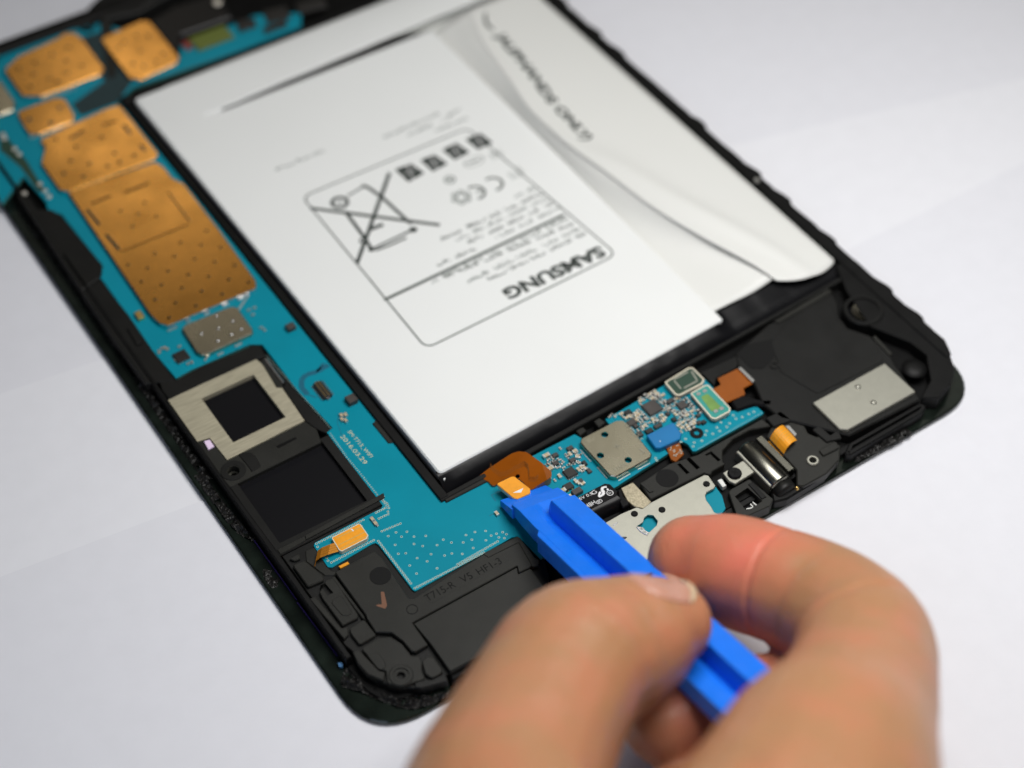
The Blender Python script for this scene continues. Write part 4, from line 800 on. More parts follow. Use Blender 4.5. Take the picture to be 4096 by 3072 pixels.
gp = rnd([(100.68, 1.73), (103.26, 3.32), (120.56, 3.42), (121.17, 2.61), (120.77, 1.82), (119.31, 1.34), (102.05, 1.07)], 0.6)
plate('sound_opening', gp, 0.95, 3.2, 'frame', sr, 0.2, [inset(ccw(gp), 0.75)], hd=1.2)
plate('gasket', inset(ccw(gp), 0.6), 0.95, 2.3, 'rubber', sr, 0)
c = [(126.92, 26.49)][0]
ringp('screw_seat', c[0], c[1], 4.0, 3.2, 1.5, 4.6, 'plastic_b', sr, 36, 0.3)
g = Bag()
disc('screw_well', c[0], c[1], 3.3, 1.5, 2.6, 'gloss_black', sr, 30, 0.05)
V = []; F = []
for k, (r, z) in enumerate(((2.2, 4.1), (1.6, 3.95), (0.7, 3.45), (0.05, 3.3))): V += [(c[0]+r*math.cos(2*math.pi*i/32), c[1]+r*math.sin(2*math.pi*i/32), z) for i in range(32)]
for k in range(3):
    for i in range(32): F.append((k*32+i, k*32+(i+1) % 32, (k+1)*32+(i+1) % 32, (k+1)*32+i))
build('screw_head', V, F, 'steel_can', sr, smooth=True)
g = Bag(); c = [(125.39, 10.09)][0]; g.dome(c[0], c[1], 2.4, 3.6, 0.7, 0, 24); g.out('black_dome', 'frame', sr, True)
c = [(103.44, 25.1)][0]; ringp('dimple', c[0], c[1], 0.9, 0.5, 3.98, 4.2, 'plastic_b', sr)
for q in ([(123.68, 20.3), (124.44, 20.16), (123.97, 14.71), (123.22, 14.86)], [(110.59, 34), (125.11, 34.86), (125.25, 33.63), (111.23, 33.02)]): plate('rib', q, 3.9, 4.3, 'plastic', sr, 0.08)

# ------------------------------------------------------------------ middle of the bottom edge
br = thing('antenna_bracket', 'black plastic bracket with slots running between the blue board and the steel plate', 'bracket', (76, 14, 1.5))
plate('floor', [(46, 4.6), (99, 4.6), (99, 20.5), (62, 19), (46, 16)], 1.0, 2.0, 'tray', br, 0)
ba = rnd([(65.53, 16.63), (72.63, 17.29), (78.29, 16.09), (93.29, 16.3), (93.38, 15.41), (93.56, 13.96), (89.85, 15.43), (85.82, 15.47), (82.55, 14.39), (80.88, 12.29), (81.06, 11.68), (78, 11.65), (77.25, 11.2), (76.54, 12.15), (64.99, 12.64), (65.03, 13.38)], 0.25)
plate('bar', ba, 1.8, 3.9, 'plastic', br, 0.16, [[(73.66, 16.38), (74.33, 16.41), (74.43, 13.64), (73.76, 13.62)], [(75.78, 16.41), (76.58, 16.43), (76.72, 13.55), (75.88, 13.47)], [(79.23, 15.41), (80.69, 15.4), (80.92, 12.83), (80.24, 12.81), (80.1, 14.99), (79.41, 14.96)]], hd=0.9)
plate('oval_pad', [(x, y) for x, y in circle(*[(70.28, 14.87)][0], 2.05, 28)], 3.85, 3.96, 'rubber', br, 0.04)
plate('rib', [(65.43, 16.51), (66.21, 16.53), (66.44, 13.75), (65.64, 13.88)], 3.8, 4.1, 'plastic', br, 0.08)
plate('cradle', rnd([(93.63, 13.97), (98.08, 13.68), (98.96, 10.77), (98.41, 9.14), (99.11, 7.69), (101.06, 6.4), (101.38, 3.56), (99.07, 1.22), (95.05, 0.05), (89.71, 0.14), (88.85, 1.03), (91.06, 3.66), (91.52, 12.73)], 0.4), 1.8, 3.5, 'plastic', br, 0.2, [circle(*[(94.87, 3.72)][0], 0.8, 16)])
ringp('screw_insert', *[(94.75, 3.61)][0], 1.15, 0.7, 2.6, 3.9, 'steel', br, 20, 0.15)
plate('cradle_step', rnd([(93.91, 16.05), (97.3, 15.81), (97.65, 13.57), (97.29, 12.81), (93.74, 13.51)], 0.3), 3.0, 4.0, 'plastic_b', br, 0.2)
plate('cradle_step', rnd([(91.03, 22.68), (93.72, 22.94), (95.88, 20.15), (98.03, 18.71), (96.59, 17.64), (94.08, 19.64), (90.52, 20.32)], 0.6), 2.5, 4.0, 'gloss_black', br, 0.35)
plate('cradle_step', rnd([(97.14, 4.79), (101.2, 4.7), (100.65, 3.11), (96.96, 3.29)], 0.3), 3.3, 3.9, 'plastic', br, 0.15)
plate('cradle_step', rnd([(99.29, 9.25), (101.07, 9.07), (101.21, 6.32), (103.36, 6.55), (102.44, 4.53), (99.61, 5.42)], 0.3), 3.0, 3.9, 'plastic_b', br, 0.15)
plate('corner_block', rnd([(90.73, 31.75), (99.51, 31.21), (98.21, 29.24), (97.29, 28.79), (92.56, 28.79), (90.94, 27.44), (90.92, 30.57)], 0.3), 2.0, 3.8, 'plastic_b', br, 0.2)
plate('front_wall', rnd([(84.41, 2.65), (87.32, 2.29), (88.87, 0.94), (95.61, 1.52), (95.26, 0.16), (85.82, -0.15), (83.27, 0.62)], 0.4), 1.0, 2.9, 'frame', br, 0.3)
# brown and yellow flexible cables
fb = thing('flex_cable', 'brown folded flexible cable with a silver end by the green contact boards', 'cable', (90, 28, 3), 'flexible cables beside the boards')
plate('band', rnd([(92.59, 28.63), (97.32, 28.46), (97.58, 23.93), (95.13, 24), (94.41, 22.59), (90.17, 22.96), (89.99, 27.07), (92.15, 27.02)], 0.3), 3.6, 3.9, 'kapton', fb, 0.06)
plate('stiffener', [(97.15, 28.36), (97.88, 28.22), (97.93, 24.07), (97.13, 23.84)], 3.6, 4.25, 'tin', fb, 0.08)
fy = thing('flex_cable', 'short golden yellow curved cable arching beside the headphone jack', 'cable', (93, 11, 3), 'flexible cables beside the boards')
a = [(95.04, 10.56)][0]; b2 = [(92.04, 10)][0]
dv = Vector((b2[0]-a[0], b2[1]-a[1], 0)); wv = Vector((0, 1, 0))
path = [Vector((a[0], a[1], 4.4))+dv*t+Vector((0, 0, 0.55*math.sin(math.pi*min(1, t*0.9))-1.6*max(0, t-.75)*4*max(0, t-.75))) for t in [i/9*1.25 for i in range(10)]]
ribbon('band', path, (0.05, 1, 0), 4.2, 0.14, 'gold_flex', fy)
for k in range(7):
    off = Vector((0, (k-3)*0.55, 0.075)); ribbon('flex_trace', [p+off for p in path], (0.05, 1, 0), 0.10, 0.03, 'gold_hatch', fy)
plate('stiffener', [(95.13, 12.15), (95.93, 11.82), (95.76, 9.42), (95.02, 9.06)], 4.2, 4.75, 'tin', fy, 0.08)
# blue covered plug with its brown tail
fp = thing('display_plug', 'bright blue rectangular plug cover with a brown tail on the board arm', 'connector', (75, 24, 3.4), 'connectors plugged into the boards')
plate('cover', rnd([(72.79, 24.53), (78.58, 24.31), (78.76, 24.02), (78.32, 21.18), (77.31, 20.38), (73.07, 20.7), (72.4, 21.21)], 0.3), 3.5, 4.6, 'blue_cover', fp, 0.15)
plate('tail', rnd([(74.5, 20.59), (77.34, 20.49), (76.78, 19.07), (76.31, 17.77), (74.02, 17.19), (73.65, 18.08)], 0.2), 3.0, 3.6, 'kapton', fp, 0.05)
g = Bag()
for k in range(14):
    c = [(75.41, 19.16)][0]; x = c[0]+R.uniform(-.9, .9); y = c[1]+R.uniform(-1.3, 1.2); g.bar((x, y), (x+R.uniform(.2, .6), y+R.uniform(-.3, .5)), 0.18, 3.55, 3.63)
v = g.out('solder_smudge', 'steel', fp); v['kind'] = 'stuff'
c = [(73.83, 21.88), (74.57, 22.69), (77.16, 22.61)]; g = Bag(); g.bar(c[0], (c[0][0]+.3, c[0][1]+.1), 0.12, 4.6, 4.62); g.out('mark', 'white_ink', fp)
# headphone jack
hj = thing('headphone_jack', 'shiny metal headphone jack barrel lying in the black bracket', 'socket', (87, 8, 2.5))
secs = []
for yy in (12.7, 12.4, 3.0, 2.7):
    r = 2.15 if yy in (12.7, 2.7) else 2.3
    secs.append([(86.55+r*math.cos(math.pi*i/22), yy, 3.1+r*0.98*math.sin(math.pi*i/22)) for i in range(23)])
loft('shell', secs, 'steel_dark', hj, smooth=True)
plate('flange', [(84.15, 3.0), (84.8, 3.0), (84.8, 12.6), (84.15, 12.6)], 2.0, 4.3, 'steel', hj, 0.15)
plate('side_plate', [(88.95, 3.6), (90.35, 3.6), (90.35, 12.9), (88.95, 12.9)], 2.0, 4.55, 'steel_dark', hj, 0.12)
plate('gap_strip', [(88.5, 3.2), (88.95, 3.2), (88.95, 12.6), (88.5, 12.6)], 2.0, 3.9, 'tray', hj, 0)
secs = [[(86.75+r*math.cos(math.pi*i/18), yy, 2.2+r*math.sin(math.pi*i/18)) for i in range(19)] for yy, r in ((2.75, 2.4), (1.4, 2.3), (0.9, 2.0))]
loft('mouth', secs, 'plastic_b', hj, smooth=True)
c = [(88.73, 0.73)][0]; g = Bag(); g.dome(c[0], c[1], 0.42, 2.9, 0.5, 0, 12); g.out('gold_pin', 'gold_pad', hj, True)
# steel lug with its black screw
lg = thing('screw_lug', 'small steel lug held by a black screw beside the headphone jack', 'bracket', (81, 9, 2.5))
plate('lug', rnd([(79.31, 10.3), (82.89, 10.47), (84.26, 10.52), (84.32, 7.29), (79.65, 7.09), (79.11, 8.23)], 0.25), 3.3, 3.9, 'steel', lg, 0.12)
c = [(80.94, 8.93)][0]
disc('screw', c[0], c[1], 1.3, 3.85, 4.4, 'gloss_black', lg, 24, 0.2)
for a in (45, 135):
    g = Bag(); d = Vector((math.cos(math.radians(a)), math.sin(math.radians(a))))*0.6; g.bar(Vector(c)-d, Vector(c)+d, 0.22, 4.39, 4.41+a*1e-4); g.out('cross_slot', 'tray', lg)
plate('white_block', [(77.69, 9.7), (78.54, 9.61), (78.29, 7.89), (77.49, 7.95)], 2.6, 3.6, 'white_cell', br, 0.08)
# open socket with pale pins
so = thing('open_socket', 'black rectangular opening with pale pins at the bottom edge beside the index finger', 'socket', (80, 3, 1.5))
po = rnd([(77.82, 6.67), (78.57, 6.95), (82.81, 6.96), (83.53, 1.01), (82.03, 0.15), (76.68, 0.68), (75.8, 1.85)], 0.3)
plate('housing', po, 1.0, 3.3, 'plastic', so, 0.15, [[(78.17, 5.29), (81.28, 5.55), (81.63, 1.74), (77.86, 1.48)]], hd=1.6)
plate('floor', [(78.96, 6.04), (82.43, 6.4), (82.53, 2.11), (78.49, 2.02)], 1.0, 1.7, 'gloss_black', so, 0)
pn = [(78.72, 2.52), (79.99, 2.13), (80.05, 3.02), (80, 1.98), (80.64, 3.1), (80.75, 2.09)]
for i in range(0, 6, 2):
    g = Bag(); g.bar(pn[i], pn[i+1], 0.2, 1.7, 2.2); g.out('pin', 'white_cell', so)
plate('slider', rnd([(81.77, 6.04), (82.79, 5.99), (82.71, 1.99), (81.7, 2.04)], 0.1), 2.6, 3.5, 'frame', so, 0.08)

# steel plate over the charging socket
st = thing('steel_bracket', 'grey steel plate with black dots and a keyhole cut-out under the fingertip', 'bracket', (66, 6, 2.2))
pts = [(64.5, 12.01), (70.8, 11.84), (76.15, 11.68), (76.71, 11.21), (76.37, 8.61), (75.71, 8.27), (74.2, 8.34), (73.46, 7.9), (73, 6.97), (72.81, 5.25), (72.52, 4.22)]+[(72.91, 3.05), (62.3, 0.55), (54.13, -0.39), (50.37, -0.17)]+[(52.61, 7.59), (53.95, 8.76), (57.06, 8.93), (58.12, 8.67), (54.62, 8.32), (54.02, 12.29), (54.13, 12.97), (58.74, 12.93), (61.78, 12.59), (62.4, 11.72)]
key = rnd([(59.08, 9.23), (60.74, 9.33), (61.52, 10.02), (62.49, 10.14), (63.17, 9.53), (63.09, 8.07), (62.32, 7.38), (60.32, 6.9), (60.04, 7.54), (60.07, 8.42)], 0.2)
pts = [(64.5, 12.01), (70.8, 11.84), (76.15, 11.68), (76.71, 11.21), (76.37, 8.61), (75.71, 8.27), (74.2, 8.34), (73.46, 7.9), (73, 6.97), (72.81, 5.25), (72.52, 4.22)]+[(72.91, 3.05), (61.12, -1), (57.92, -0.61), (54.92, 4), (54.55, 8.22), (56.54, 8.23), (55.87, 8.67), (54.2, 8.6), (54.06, 12.87), (58.74, 12.93), (61.78, 12.59), (62.4, 11.72)]
plate('plate', rnd(pts, 0.25), 3.7, 4.1, 'steel', st, 0.1, [key])
plate('blue_under_board', [(57.76, 9.79), (63.16, 11.96), (65.8, 8.68), (62.25, 5)], 2.4, 3.2, 'pcb', st, 0.04)
plate('blue_under_board', [(73.4, 8.37), (75.37, 9.55), (76.65, 8.85), (76.39, 6.69), (75.14, 4.12), (73.42, 3.43), (71.67, 5.82)], 2.4, 3.3, 'pcb', st, 0.04)
for c in [(60.56, 11.57), (65.13, 9.6)]+[(75.2, 9.79)]:
    disc('rubber_dot', c[0], c[1], 0.62, 4.05, 4.35, 'rubber', st, 20, 0.12)
pk = rnd([(59.08, 9.23), (59.81, 8.74), (60.25, 6.8), (59.54, 6.53), (59.05, 7.9)], 0.3)
plate('weld_tab', pk, 4.05, 4.2, 'tin', st, 0.06)
for c in [(59.63, 8.28), (59.7, 7.42)]: ringp('weld_spot', c[0], c[1], 0.24, 0.12, 4.18, 4.28, 'steel', st, 14, 0.03)
plate('scratch', rnd([(55.94, 11.84), (57.07, 11.84), (57.01, 11.58), (55.82, 11.32)], 0.1), 4.09, 4.112, 'tin', st, 0)
us = thing('charging_socket', 'steel shell of the charging socket tucked under the grey plate beside the blue tool', 'socket', (60, 2, 2))
plate('shell', rnd([(54.29, 8.67), (57.08, 8.9), (58.12, 5.24), (58.05, 3.81), (55.01, 4.07)], 0.3), 2.2, 3.6, 'steel', us, 0.2)
plate('shell', rnd([(56.83, 8.56), (57.31, 8.54), (57.26, 4.42), (56.64, 4.25)], 0.1), 3.4, 3.72, 'steel_dark', us, 0.08)
plate('mouth', rnd([(55.03, 4.37), (58.22, 4.3), (57.5, 0.68), (54.69, 0.24)], 0.2), 1.4, 2.6, 'gloss_black', us, 0.1)
plate('spring', [(56.14, 4.04), (56.59, 3.98), (55.91, 1.57), (55.59, 1.63)], 2.4, 3.0, 'tin', us, 0.05)
# woven pad and printed black ribbon connector
wp = thing('woven_pad', 'beige woven metal fabric pad between the black ribbon connector and the bracket', 'gasket', (62, 16, 2))
plate('pad', rnd([(62.34, 17.96), (64.92, 17.81), (65.03, 12.44), (63.09, 11.89), (61.86, 13.32), (61.6, 15.04)], 0.2), 2.2, 3.4, 'weave', wp, 0.1)
rb = thing('ribbon_connector', 'black ribbon connector with white printing beside the blue tool', 'connector', (56, 14, 2.2), 'connectors plugged into the boards')
top = rnd([(51.32, 20.07), (60.13, 19.91), (60.81, 19.27), (60.97, 17.2), (60.31, 16.4), (53.1, 16.59), (51.89, 17.7)], 0.35)
plate('plug', top, 3.4, 4.3, 'gloss_black', rb, 0.12)
A0, A1 = [(52.73, 16.93), (60.33, 16.32)]
secs = []
for f in [i/8 for i in range(9)]:
    x = A0[0]+(A1[0]-A0[0])*f; y = A0[1]+(A1[1]-A0[1])*f
    secs.append([(x, y+.4, 4.25), (x+.1, y-.2, 4.2), (x+.3, y-0.9, 3.9), (x+.45, y-1.5, 3.2), (x+.5, y-1.8, 2.2)])
loft('band', secs, 'gloss_black', rb, caps=False, smooth=True, closed=False)
plate('clip', rnd([(61.34, 17.69), (62.1, 17.51), (61.37, 15.81), (61.54, 14.31), (61.07, 13.85), (59.68, 13.86), (60.08, 15.44)], 0.3), 2.2, 3.9, 'gloss_black', rb, 0.2)
q = [(52.41, 18.97), (52.77, 18.94), (53.13, 18.92), (57.65, 18.81), (52.66, 17.09), (56.23, 17.04)]
along('_IF REV 0.5', (q[0][0]-.4, q[0][1]+.25), (q[3][0]-.75, q[3][1]+.1), 0.72, 4.3, 'white_ink', rb)
q2 = [(56.84, 18.85), (57.82, 18.88)]; along('G', q2[0], q2[1], 0.85, 4.3, 'white_ink', rb)
along('EG24BH', q[4], q[5], 0.85, 4.3, 'white_ink', rb)
sc = [(59.93, 19.03), (59.32, 19.31), (58.77, 18.97), (58.84, 18.3), (58.21, 17.94), (57.47, 17.97), (58.01, 18.54), (59.73, 18.48), (59.62, 17.62), (56.92, 17.1)]
def stroke(px, w, name, closed=False):
    g = Bag()
    for i in range(len(px)-1): g.bar(px[i], px[i+1], w*(0.6+0.5*math.sin(math.pi*(i+.5)/(len(px)-1))), 4.29, 4.312+.0008*i)
    return g.out(name, 'white_ink', rb)
stroke([sc[0], sc[1], sc[2], sc[3], sc[4], sc[5]], 0.5, 'logo'); stroke([sc[5], sc[6], ((sc[6][0]+sc[2][0])/2, (sc[6][1]+sc[2][1])/2)], 0.42, 'logo')
g = Bag(); g.flat(circle(*sc[7], 0.2, 10), 4.314); g.out('logo_dot', 'white_ink', rb)
g = Bag(); g.ring(*sc[8], 0.62, 0.5, 4.313, 0, 24); g.out('circle_mark', 'white_ink', rb)
lettering('GL', sc[8][0]-.3, sc[8][1]-.2, .6, .42, 4.3, 'white_ink', rb)
fr = ccw(rnd([(sc[9][0]-.6, sc[9][1]-.36), (sc[9][0]+.55, sc[9][1]-.36), (sc[9][0]+.55, sc[9][1]+.36), (sc[9][0]-.6, sc[9][1]+.36)], .25)); fi = inset(fr, 0.09)
g = Bag()
for i in range(len(fr)): g.flat([fr[i], fr[(i+1) % len(fr)], fi[(i+1) % len(fr)], fi[i]], 4.313)
g.out('box_mark', 'white_ink', rb); lettering('BF', sc[9][0]-.33, sc[9][1]-.17, .62, .36, 4.3, 'white_ink', rb)

# ------------------------------------------------------------------ blue pry tool
tip = Vector([(46.69, 26.01, 4.35)][0]); far = Vector([(43.45, -32.42, 24)][0])
ax = (far-tip).normalized(); wx = Vector((1, -0.12, -0.10)); wx = (wx-ax*wx.dot(ax)).normalized(); nx = wx.cross(ax); nx = nx if nx.z > 0 else -nx
tool = thing('pry_tool', 'bright blue plastic pry tool lifting the orange battery connector', 'pry tool', tuple(tip))
def tl(s, w, h): return tip+ax*s+wx*w+nx*h
def tool_loft(name, secs, bev=0.22, seg=2):
    o = loft(name, [[tl(s, w, h) for w, h in prof] for s, prof in secs], 'tool_blue', tool)
    bm = bmesh.new(); bm.from_mesh(o.data)
    ed = [e for e in bm.edges if len(e.link_faces) == 2 and e.calc_face_angle(0) > 0.35]
    bmesh.ops.bevel(bm, geom=ed, offset=bev*K, segments=seg, profile=0.6, affect='EDGES', clamp_overlap=True)
    bm.to_mesh(o.data); bm.free(); return o
END = 92
tool_loft('blade', [(0, [(-4.7, -0.85), (4.6, -0.85), (4.6, 0.15), (-4.7, 0.35)]), (4.6, [(-4.8, -1.1), (4.9, -1.1), (4.9, 0.9), (-4.8, 1.0)])], 0.18)
tool_loft('handle', [(3.8, [(-4.4, -0.6), (5.0, -0.6), (5.0, 1.6), (0.2, 1.6), (-1.0, 1.6), (-4.4, 1.5)]), (7.0, [(-4.6, -0.9), (5.1, -0.9), (5.1, 2.0), (-0.4, 1.95), (-2.0, 1.95), (-4.5, 1.9)]),
                     (12, [(-4.8, -1.2), (5.2, -1.2), (5.2, 2.0), (-0.3, 0.7), (-2.3, 1.9), (-4.7, 1.9)]), (END, [(-4.6, -1.2), (5.0, -1.2), (5.0, 2.0), (-0.3, 0.6), (-2.2, 1.8), (-4.5, 1.8)])])
tool_loft('ridge', [(9.4, [(-0.45, 0.5), (5.2, 0.5), (4.9, 2.6), (0.2, 3.0)]), (10.4, [(-0.45, 0.4), (5.35, 0.4), (4.7, 3.7), (-0.1, 4.4)]), (END, [(-0.45, 0.4), (5.2, 0.4), (4.6, 3.8), (-0.1, 4.5)])], 0.3)
tool_loft('flange', [(13.6, [(-4.5, -1.5), (-2.5, -1.5), (-2.5, 1.6), (-4.5, 1.85)]), (15.0, [(-5.7, -1.6), (-2.5, -1.6), (-2.5, 1.7), (-5.6, 1.88)]), (END, [(-5.5, -1.6), (-2.5, -1.6), (-2.5, 1.6), (-5.4, 1.85)])], 0.25)

# ------------------------------------------------------------------ hand
skin = mat('skin', (0.56, 0.27, 0.145), 0.41, sss=0.26, bump=0.8, bscale=1100, bdist=7e-5)
nt = skin.node_tree; P = nt.nodes['Principled BSDF']
at = nt.nodes.new('ShaderNodeAttribute'); at.attribute_name = 'flush'
n1 = nt.nodes.new('ShaderNodeTexNoise'); n1.inputs['Scale'].default_value = 150; n1.inputs['Detail'].default_value = 3
tcn = nt.nodes.new('ShaderNodeTexCoord'); nt.links.new(tcn.outputs['Object'], n1.inputs['Vector'])
md = nt.nodes.new('ShaderNodeMapRange'); md.inputs['From Min'].default_value = 0.35; md.inputs['From Max'].default_value = 0.68; nt.links.new(n1.outputs['Fac'], md.inputs['Value'])
ad = nt.nodes.new('ShaderNodeMath'); ad.operation = 'MULTIPLY_ADD'; ad.inputs[1].default_value = 0.24; ad.inputs[2].default_value = -0.06; nt.links.new(md.outputs['Result'], ad.inputs[0])
sm = nt.nodes.new('ShaderNodeMath'); sm.operation = 'ADD'; sm.use_clamp = True; nt.links.new(at.outputs['Fac'], sm.inputs[0]); nt.links.new(ad.outputs[0], sm.inputs[1])
mx = nt.nodes.new('ShaderNodeMix'); mx.data_type = 'RGBA'; mx.inputs['A'].default_value = (0.44, 0.22, 0.105, 1); mx.inputs['B'].default_value = (0.80, 0.195, 0.14, 1)
nt.links.new(sm.outputs[0], mx.inputs['Factor']); nt.links.new(mx.outputs['Result'], P.inputs['Base Color'])
ax_n = nt.nodes.new('ShaderNodeAttribute'); ax_n.attribute_name = 'axial'
n4 = nt.nodes.new('ShaderNodeTexNoise'); n4.inputs['Scale'].default_value = 420; nt.links.new(tcn.outputs['Object'], n4.inputs['Vector'])
w1 = nt.nodes.new('ShaderNodeMath'); w1.operation = 'MULTIPLY_ADD'; w1.inputs[1].default_value = 12.0; nt.links.new(ax_n.outputs['Fac'], w1.inputs[0])
w0 = nt.nodes.new('ShaderNodeMath'); w0.operation = 'MULTIPLY'; w0.inputs[1].default_value = 14.0; nt.links.new(n4.outputs['Fac'], w0.inputs[0]); nt.links.new(w0.outputs[0], w1.inputs[2])
w2 = nt.nodes.new('ShaderNodeMath'); w2.operation = 'SINE'; nt.links.new(w1.outputs[0], w2.inputs[0])
bb = nt.nodes.new('ShaderNodeBump'); bb.inputs['Strength'].default_value = 0.55; bb.inputs['Distance'].default_value = 3.5e-5
nt.links.new(w2.outputs[0], bb.inputs['Height'])
old = P.inputs['Normal'].links[0].from_socket; nt.links.new(old, bb.inputs['Normal']); nt.links.new(bb.outputs['Normal'], P.inputs['Normal'])
def chain(pts, flat=1.0, up=(0, 0, 1), rings=20, step=1.2):
    """A tapering limb through (x, y, z, r), with rounded ends."""
    pts = [Vector(p) for p in pts]; path = []
    for i in range(len(pts)-1):
        p0, p1, p2, p3 = pts[max(i-1, 0)], pts[i], pts[i+1], pts[min(i+2, len(pts)-1)]
        n = max(2, int((p2-p1).to_3d().length/step))
        for k in range(n):
            f = k/n; path.append(0.5*((2*p1)+(-p0+p2)*f+(2*p0-5*p1+4*p2-p3)*f*f+(-p0+3*p1-3*p2+p3)*f**3))
    path.append(pts[-1])
    c = [Vector(p[:3]) for p in path]; r = [p[3] for p in path]
    for e in (0, -1):                                            # domed ends
        d = (c[0]-c[1]).normalized() if e == 0 else (c[-1]-c[-2]).normalized(); b, rr = c[e], r[e]; ex = []
        for a in (0.3, 0.6, 0.85, 1.1, 1.35): ex.append((b+d*rr*math.sin(a), rr*math.cos(a)))
        if e == 0: c = [q for q, _ in ex[::-1]]+c; r = [q for _, q in ex[::-1]]+r
        else: c += [q for q, _ in ex]; r += [q for _, q in ex]
    secs = []; U = Vector(up)
    for i in range(len(c)):
        t = (c[min(i+1, len(c)-1)]-c[max(i-1, 0)]).normalized(); s = t.cross(U)
        if s.length < 0.1: s = t.orthogonal()
        s.normalize(); n = s.cross(t).normalized()
        secs.append([c[i]+s*r[i]*math.cos(2*math.pi*k/rings)+n*r[i]*flat*math.sin(2*math.pi*k/rings) for k in range(rings)])
    return secs
# joints of each finger: (x, y, z, half-width)
thumb = [(39.08, -22.71, 31, 7.01), (35.37, -22.77, 32, 9.27), (29.59, -22.75, 33, 10.79), (22.18, -23.26, 36, 11.75), (14.49, -27.79, 39, 11.77), (4.91, -34.76, 43, 12.54), (-3.62, -42.66, 47, 14), (-9.1, -54.93, 52, 15.95)]
index = [(56.59, -8.6, 17, 7.62), (58.27, -11.56, 18, 8.77), (59.94, -16.3, 20, 9.4), (61.55, -21.17, 22, 9.35), (62.8, -25.84, 24, 9.51), (63.97, -31.73, 26, 9.93), (61.65, -40.84, 31, 10.39), (54.23, -48.07, 36, 10.88), (45.62, -53.83, 41, 12.31), (36.91, -58.86, 46, 14.75), (26.74, -65.45, 50, 16.65), (12.86, -72.54, 55, 17.81)]
middle = [(35.74, -29.24, 15, 6.93), (43.33, -31, 15, 7.69), (49.46, -34.7, 15, 7.98), (54.05, -41.8, 18, 8.27), (53.8, -51.18, 24, 8.77), (45.05, -60.42, 31, 9.57), (30.68, -67.87, 42, 11.22), (15.98, -74.4, 52, 14.2)]
ring = [(31.31, -40.22, 10.5, 6.82), (38.43, -41.28, 10.5, 7.43), (43.97, -44.36, 11, 7.71), (48.69, -51.89, 15, 8.1), (47.12, -61.94, 23, 8.37), (36.59, -71.09, 34, 8.82), (20.64, -78.18, 48, 11.07)]
pinky = [(28.54, -50.55, 10, 5.7), (34.44, -51.86, 10, 6.28), (39.29, -56.25, 12, 6.5), (40.96, -64.21, 18, 6.81), (36.29, -73.81, 28, 7.27), (25.71, -81.01, 40, 8.56)]
palm = [(-6.75, -54.41, 52, 15.48), (-0.79, -67.31, 56, 17.55), (10.37, -75.42, 56, 18.05)]
wrist = [(-1.84, -70.39, 57, 18.87), (-8.82, -87.25, 62, 17.37), (-14.42, -105.12, 64, 16.97)]
allsec = [(thumb, 0.97, (0.25, 0.1, 1)), (index, 0.95, (0, 0, 1)), (middle, 0.95, (0, 0, 1)), (ring, .95, (0, 0, 1)), (pinky, .95, (0, 0, 1)), (palm, .75, (0, 0, 1)), (wrist, .75, (0, 0, 1))]
HV = []; HF = []
for pts, fl, up in allsec:
    s = chain(pts, fl, up); n = len(s[0]); b = len(HV); HV += [tuple(v*K) for q in s for v in q]
    for k in range(len(s)-1):
        for i in range(n): HF.append((b+k*n+i, b+k*n+(i+1) % n, b+(k+1)*n+(i+1) % n, b+(k+1)*n+i))
    HF.append(tuple(range(b, b+n))[::-1]); HF.append(tuple(range(b+(len(s)-1)*n, b+len(s)*n)))
me = bpy.data.meshes.new('raw'); me.from_pydata(HV, [], HF)
bm = bmesh.new(); bm.from_mesh(me); bmesh.ops.recalc_face_normals(bm, faces=bm.faces); bm.to_mesh(me); bm.free()
ho = bpy.data.objects.new('raw', me); COL.objects.link(ho)
m1 = ho.modifiers.new('r', 'REMESH'); m1.mode = 'VOXEL'; m1.voxel_size = 0.00055
m2 = ho.modifiers.new('s', 'SMOOTH'); m2.factor = 0.5; m2.iterations = 22
bpy.context.view_layer.update()
hm = bpy.data.meshes.new_from_object(ho.evaluated_get(bpy.context.evaluated_depsgraph_get()))
bpy.data.objects.remove(ho)
nv = len(hm.vertices); co = np.empty(nv*3); hm.vertices.foreach_get('co', co); co = co.reshape(-1, 3)/K
no = np.empty(nv*3); hm.vertices.foreach_get('normal', no); no = no.reshape(-1, 3)
def A3(p): return np.array(p[:3], float)
def crease(pt, axis, w, depth, reach, bulge=0.0):
    """A skin fold round the finger at pt, square to axis"""
    axis = np.array(axis, float); axis /= np.linalg.norm(axis); d = co-np.array(pt); s = d@axis; rad = np.linalg.norm(d-np.outer(s, axis), axis=1)
    m = np.clip((reach-rad)/3, 0, 1)
    return -depth*np.exp(-(s/w)**2)*m+bulge*(np.exp(-((s-2.6*w)/(1.6*w))**2)+np.exp(-((s+2.6*w)/(1.6*w))**2))*m
disp = np.zeros(nv)
ix = [A3(p) for p in index]; th = [A3(p) for p in thumb]
disp += crease(ix[3]+(ix[4]-ix[3])*0.4, ix[4]-ix[2]+np.array([0.0, 2.0, 0]), 0.42, 0.38, 13, 0.0)
disp += crease(ix[6]+np.array([-1.5, -1.0, 0]), (ix[6]-ix[4])+0.4*(ix[7]-ix[6]), 0.7, 0.55, 12, 0.05)
for k in (-1, 1): disp += crease(th[3]+(th[4]-th[2])*0.10*k, th[4]-th[2], 0.9, 0.10, 15, 0.02)
disp += 0.10*np.array([noise.noise(Vector(c)*0.22) for c in co])
co += no*disp[:, None]
flush = np.zeros(nv)
def blot(p, r, a): 
    global flush
    flush += a*np.exp(-np.sum((co-np.array(p))**2, 1)/r**2)
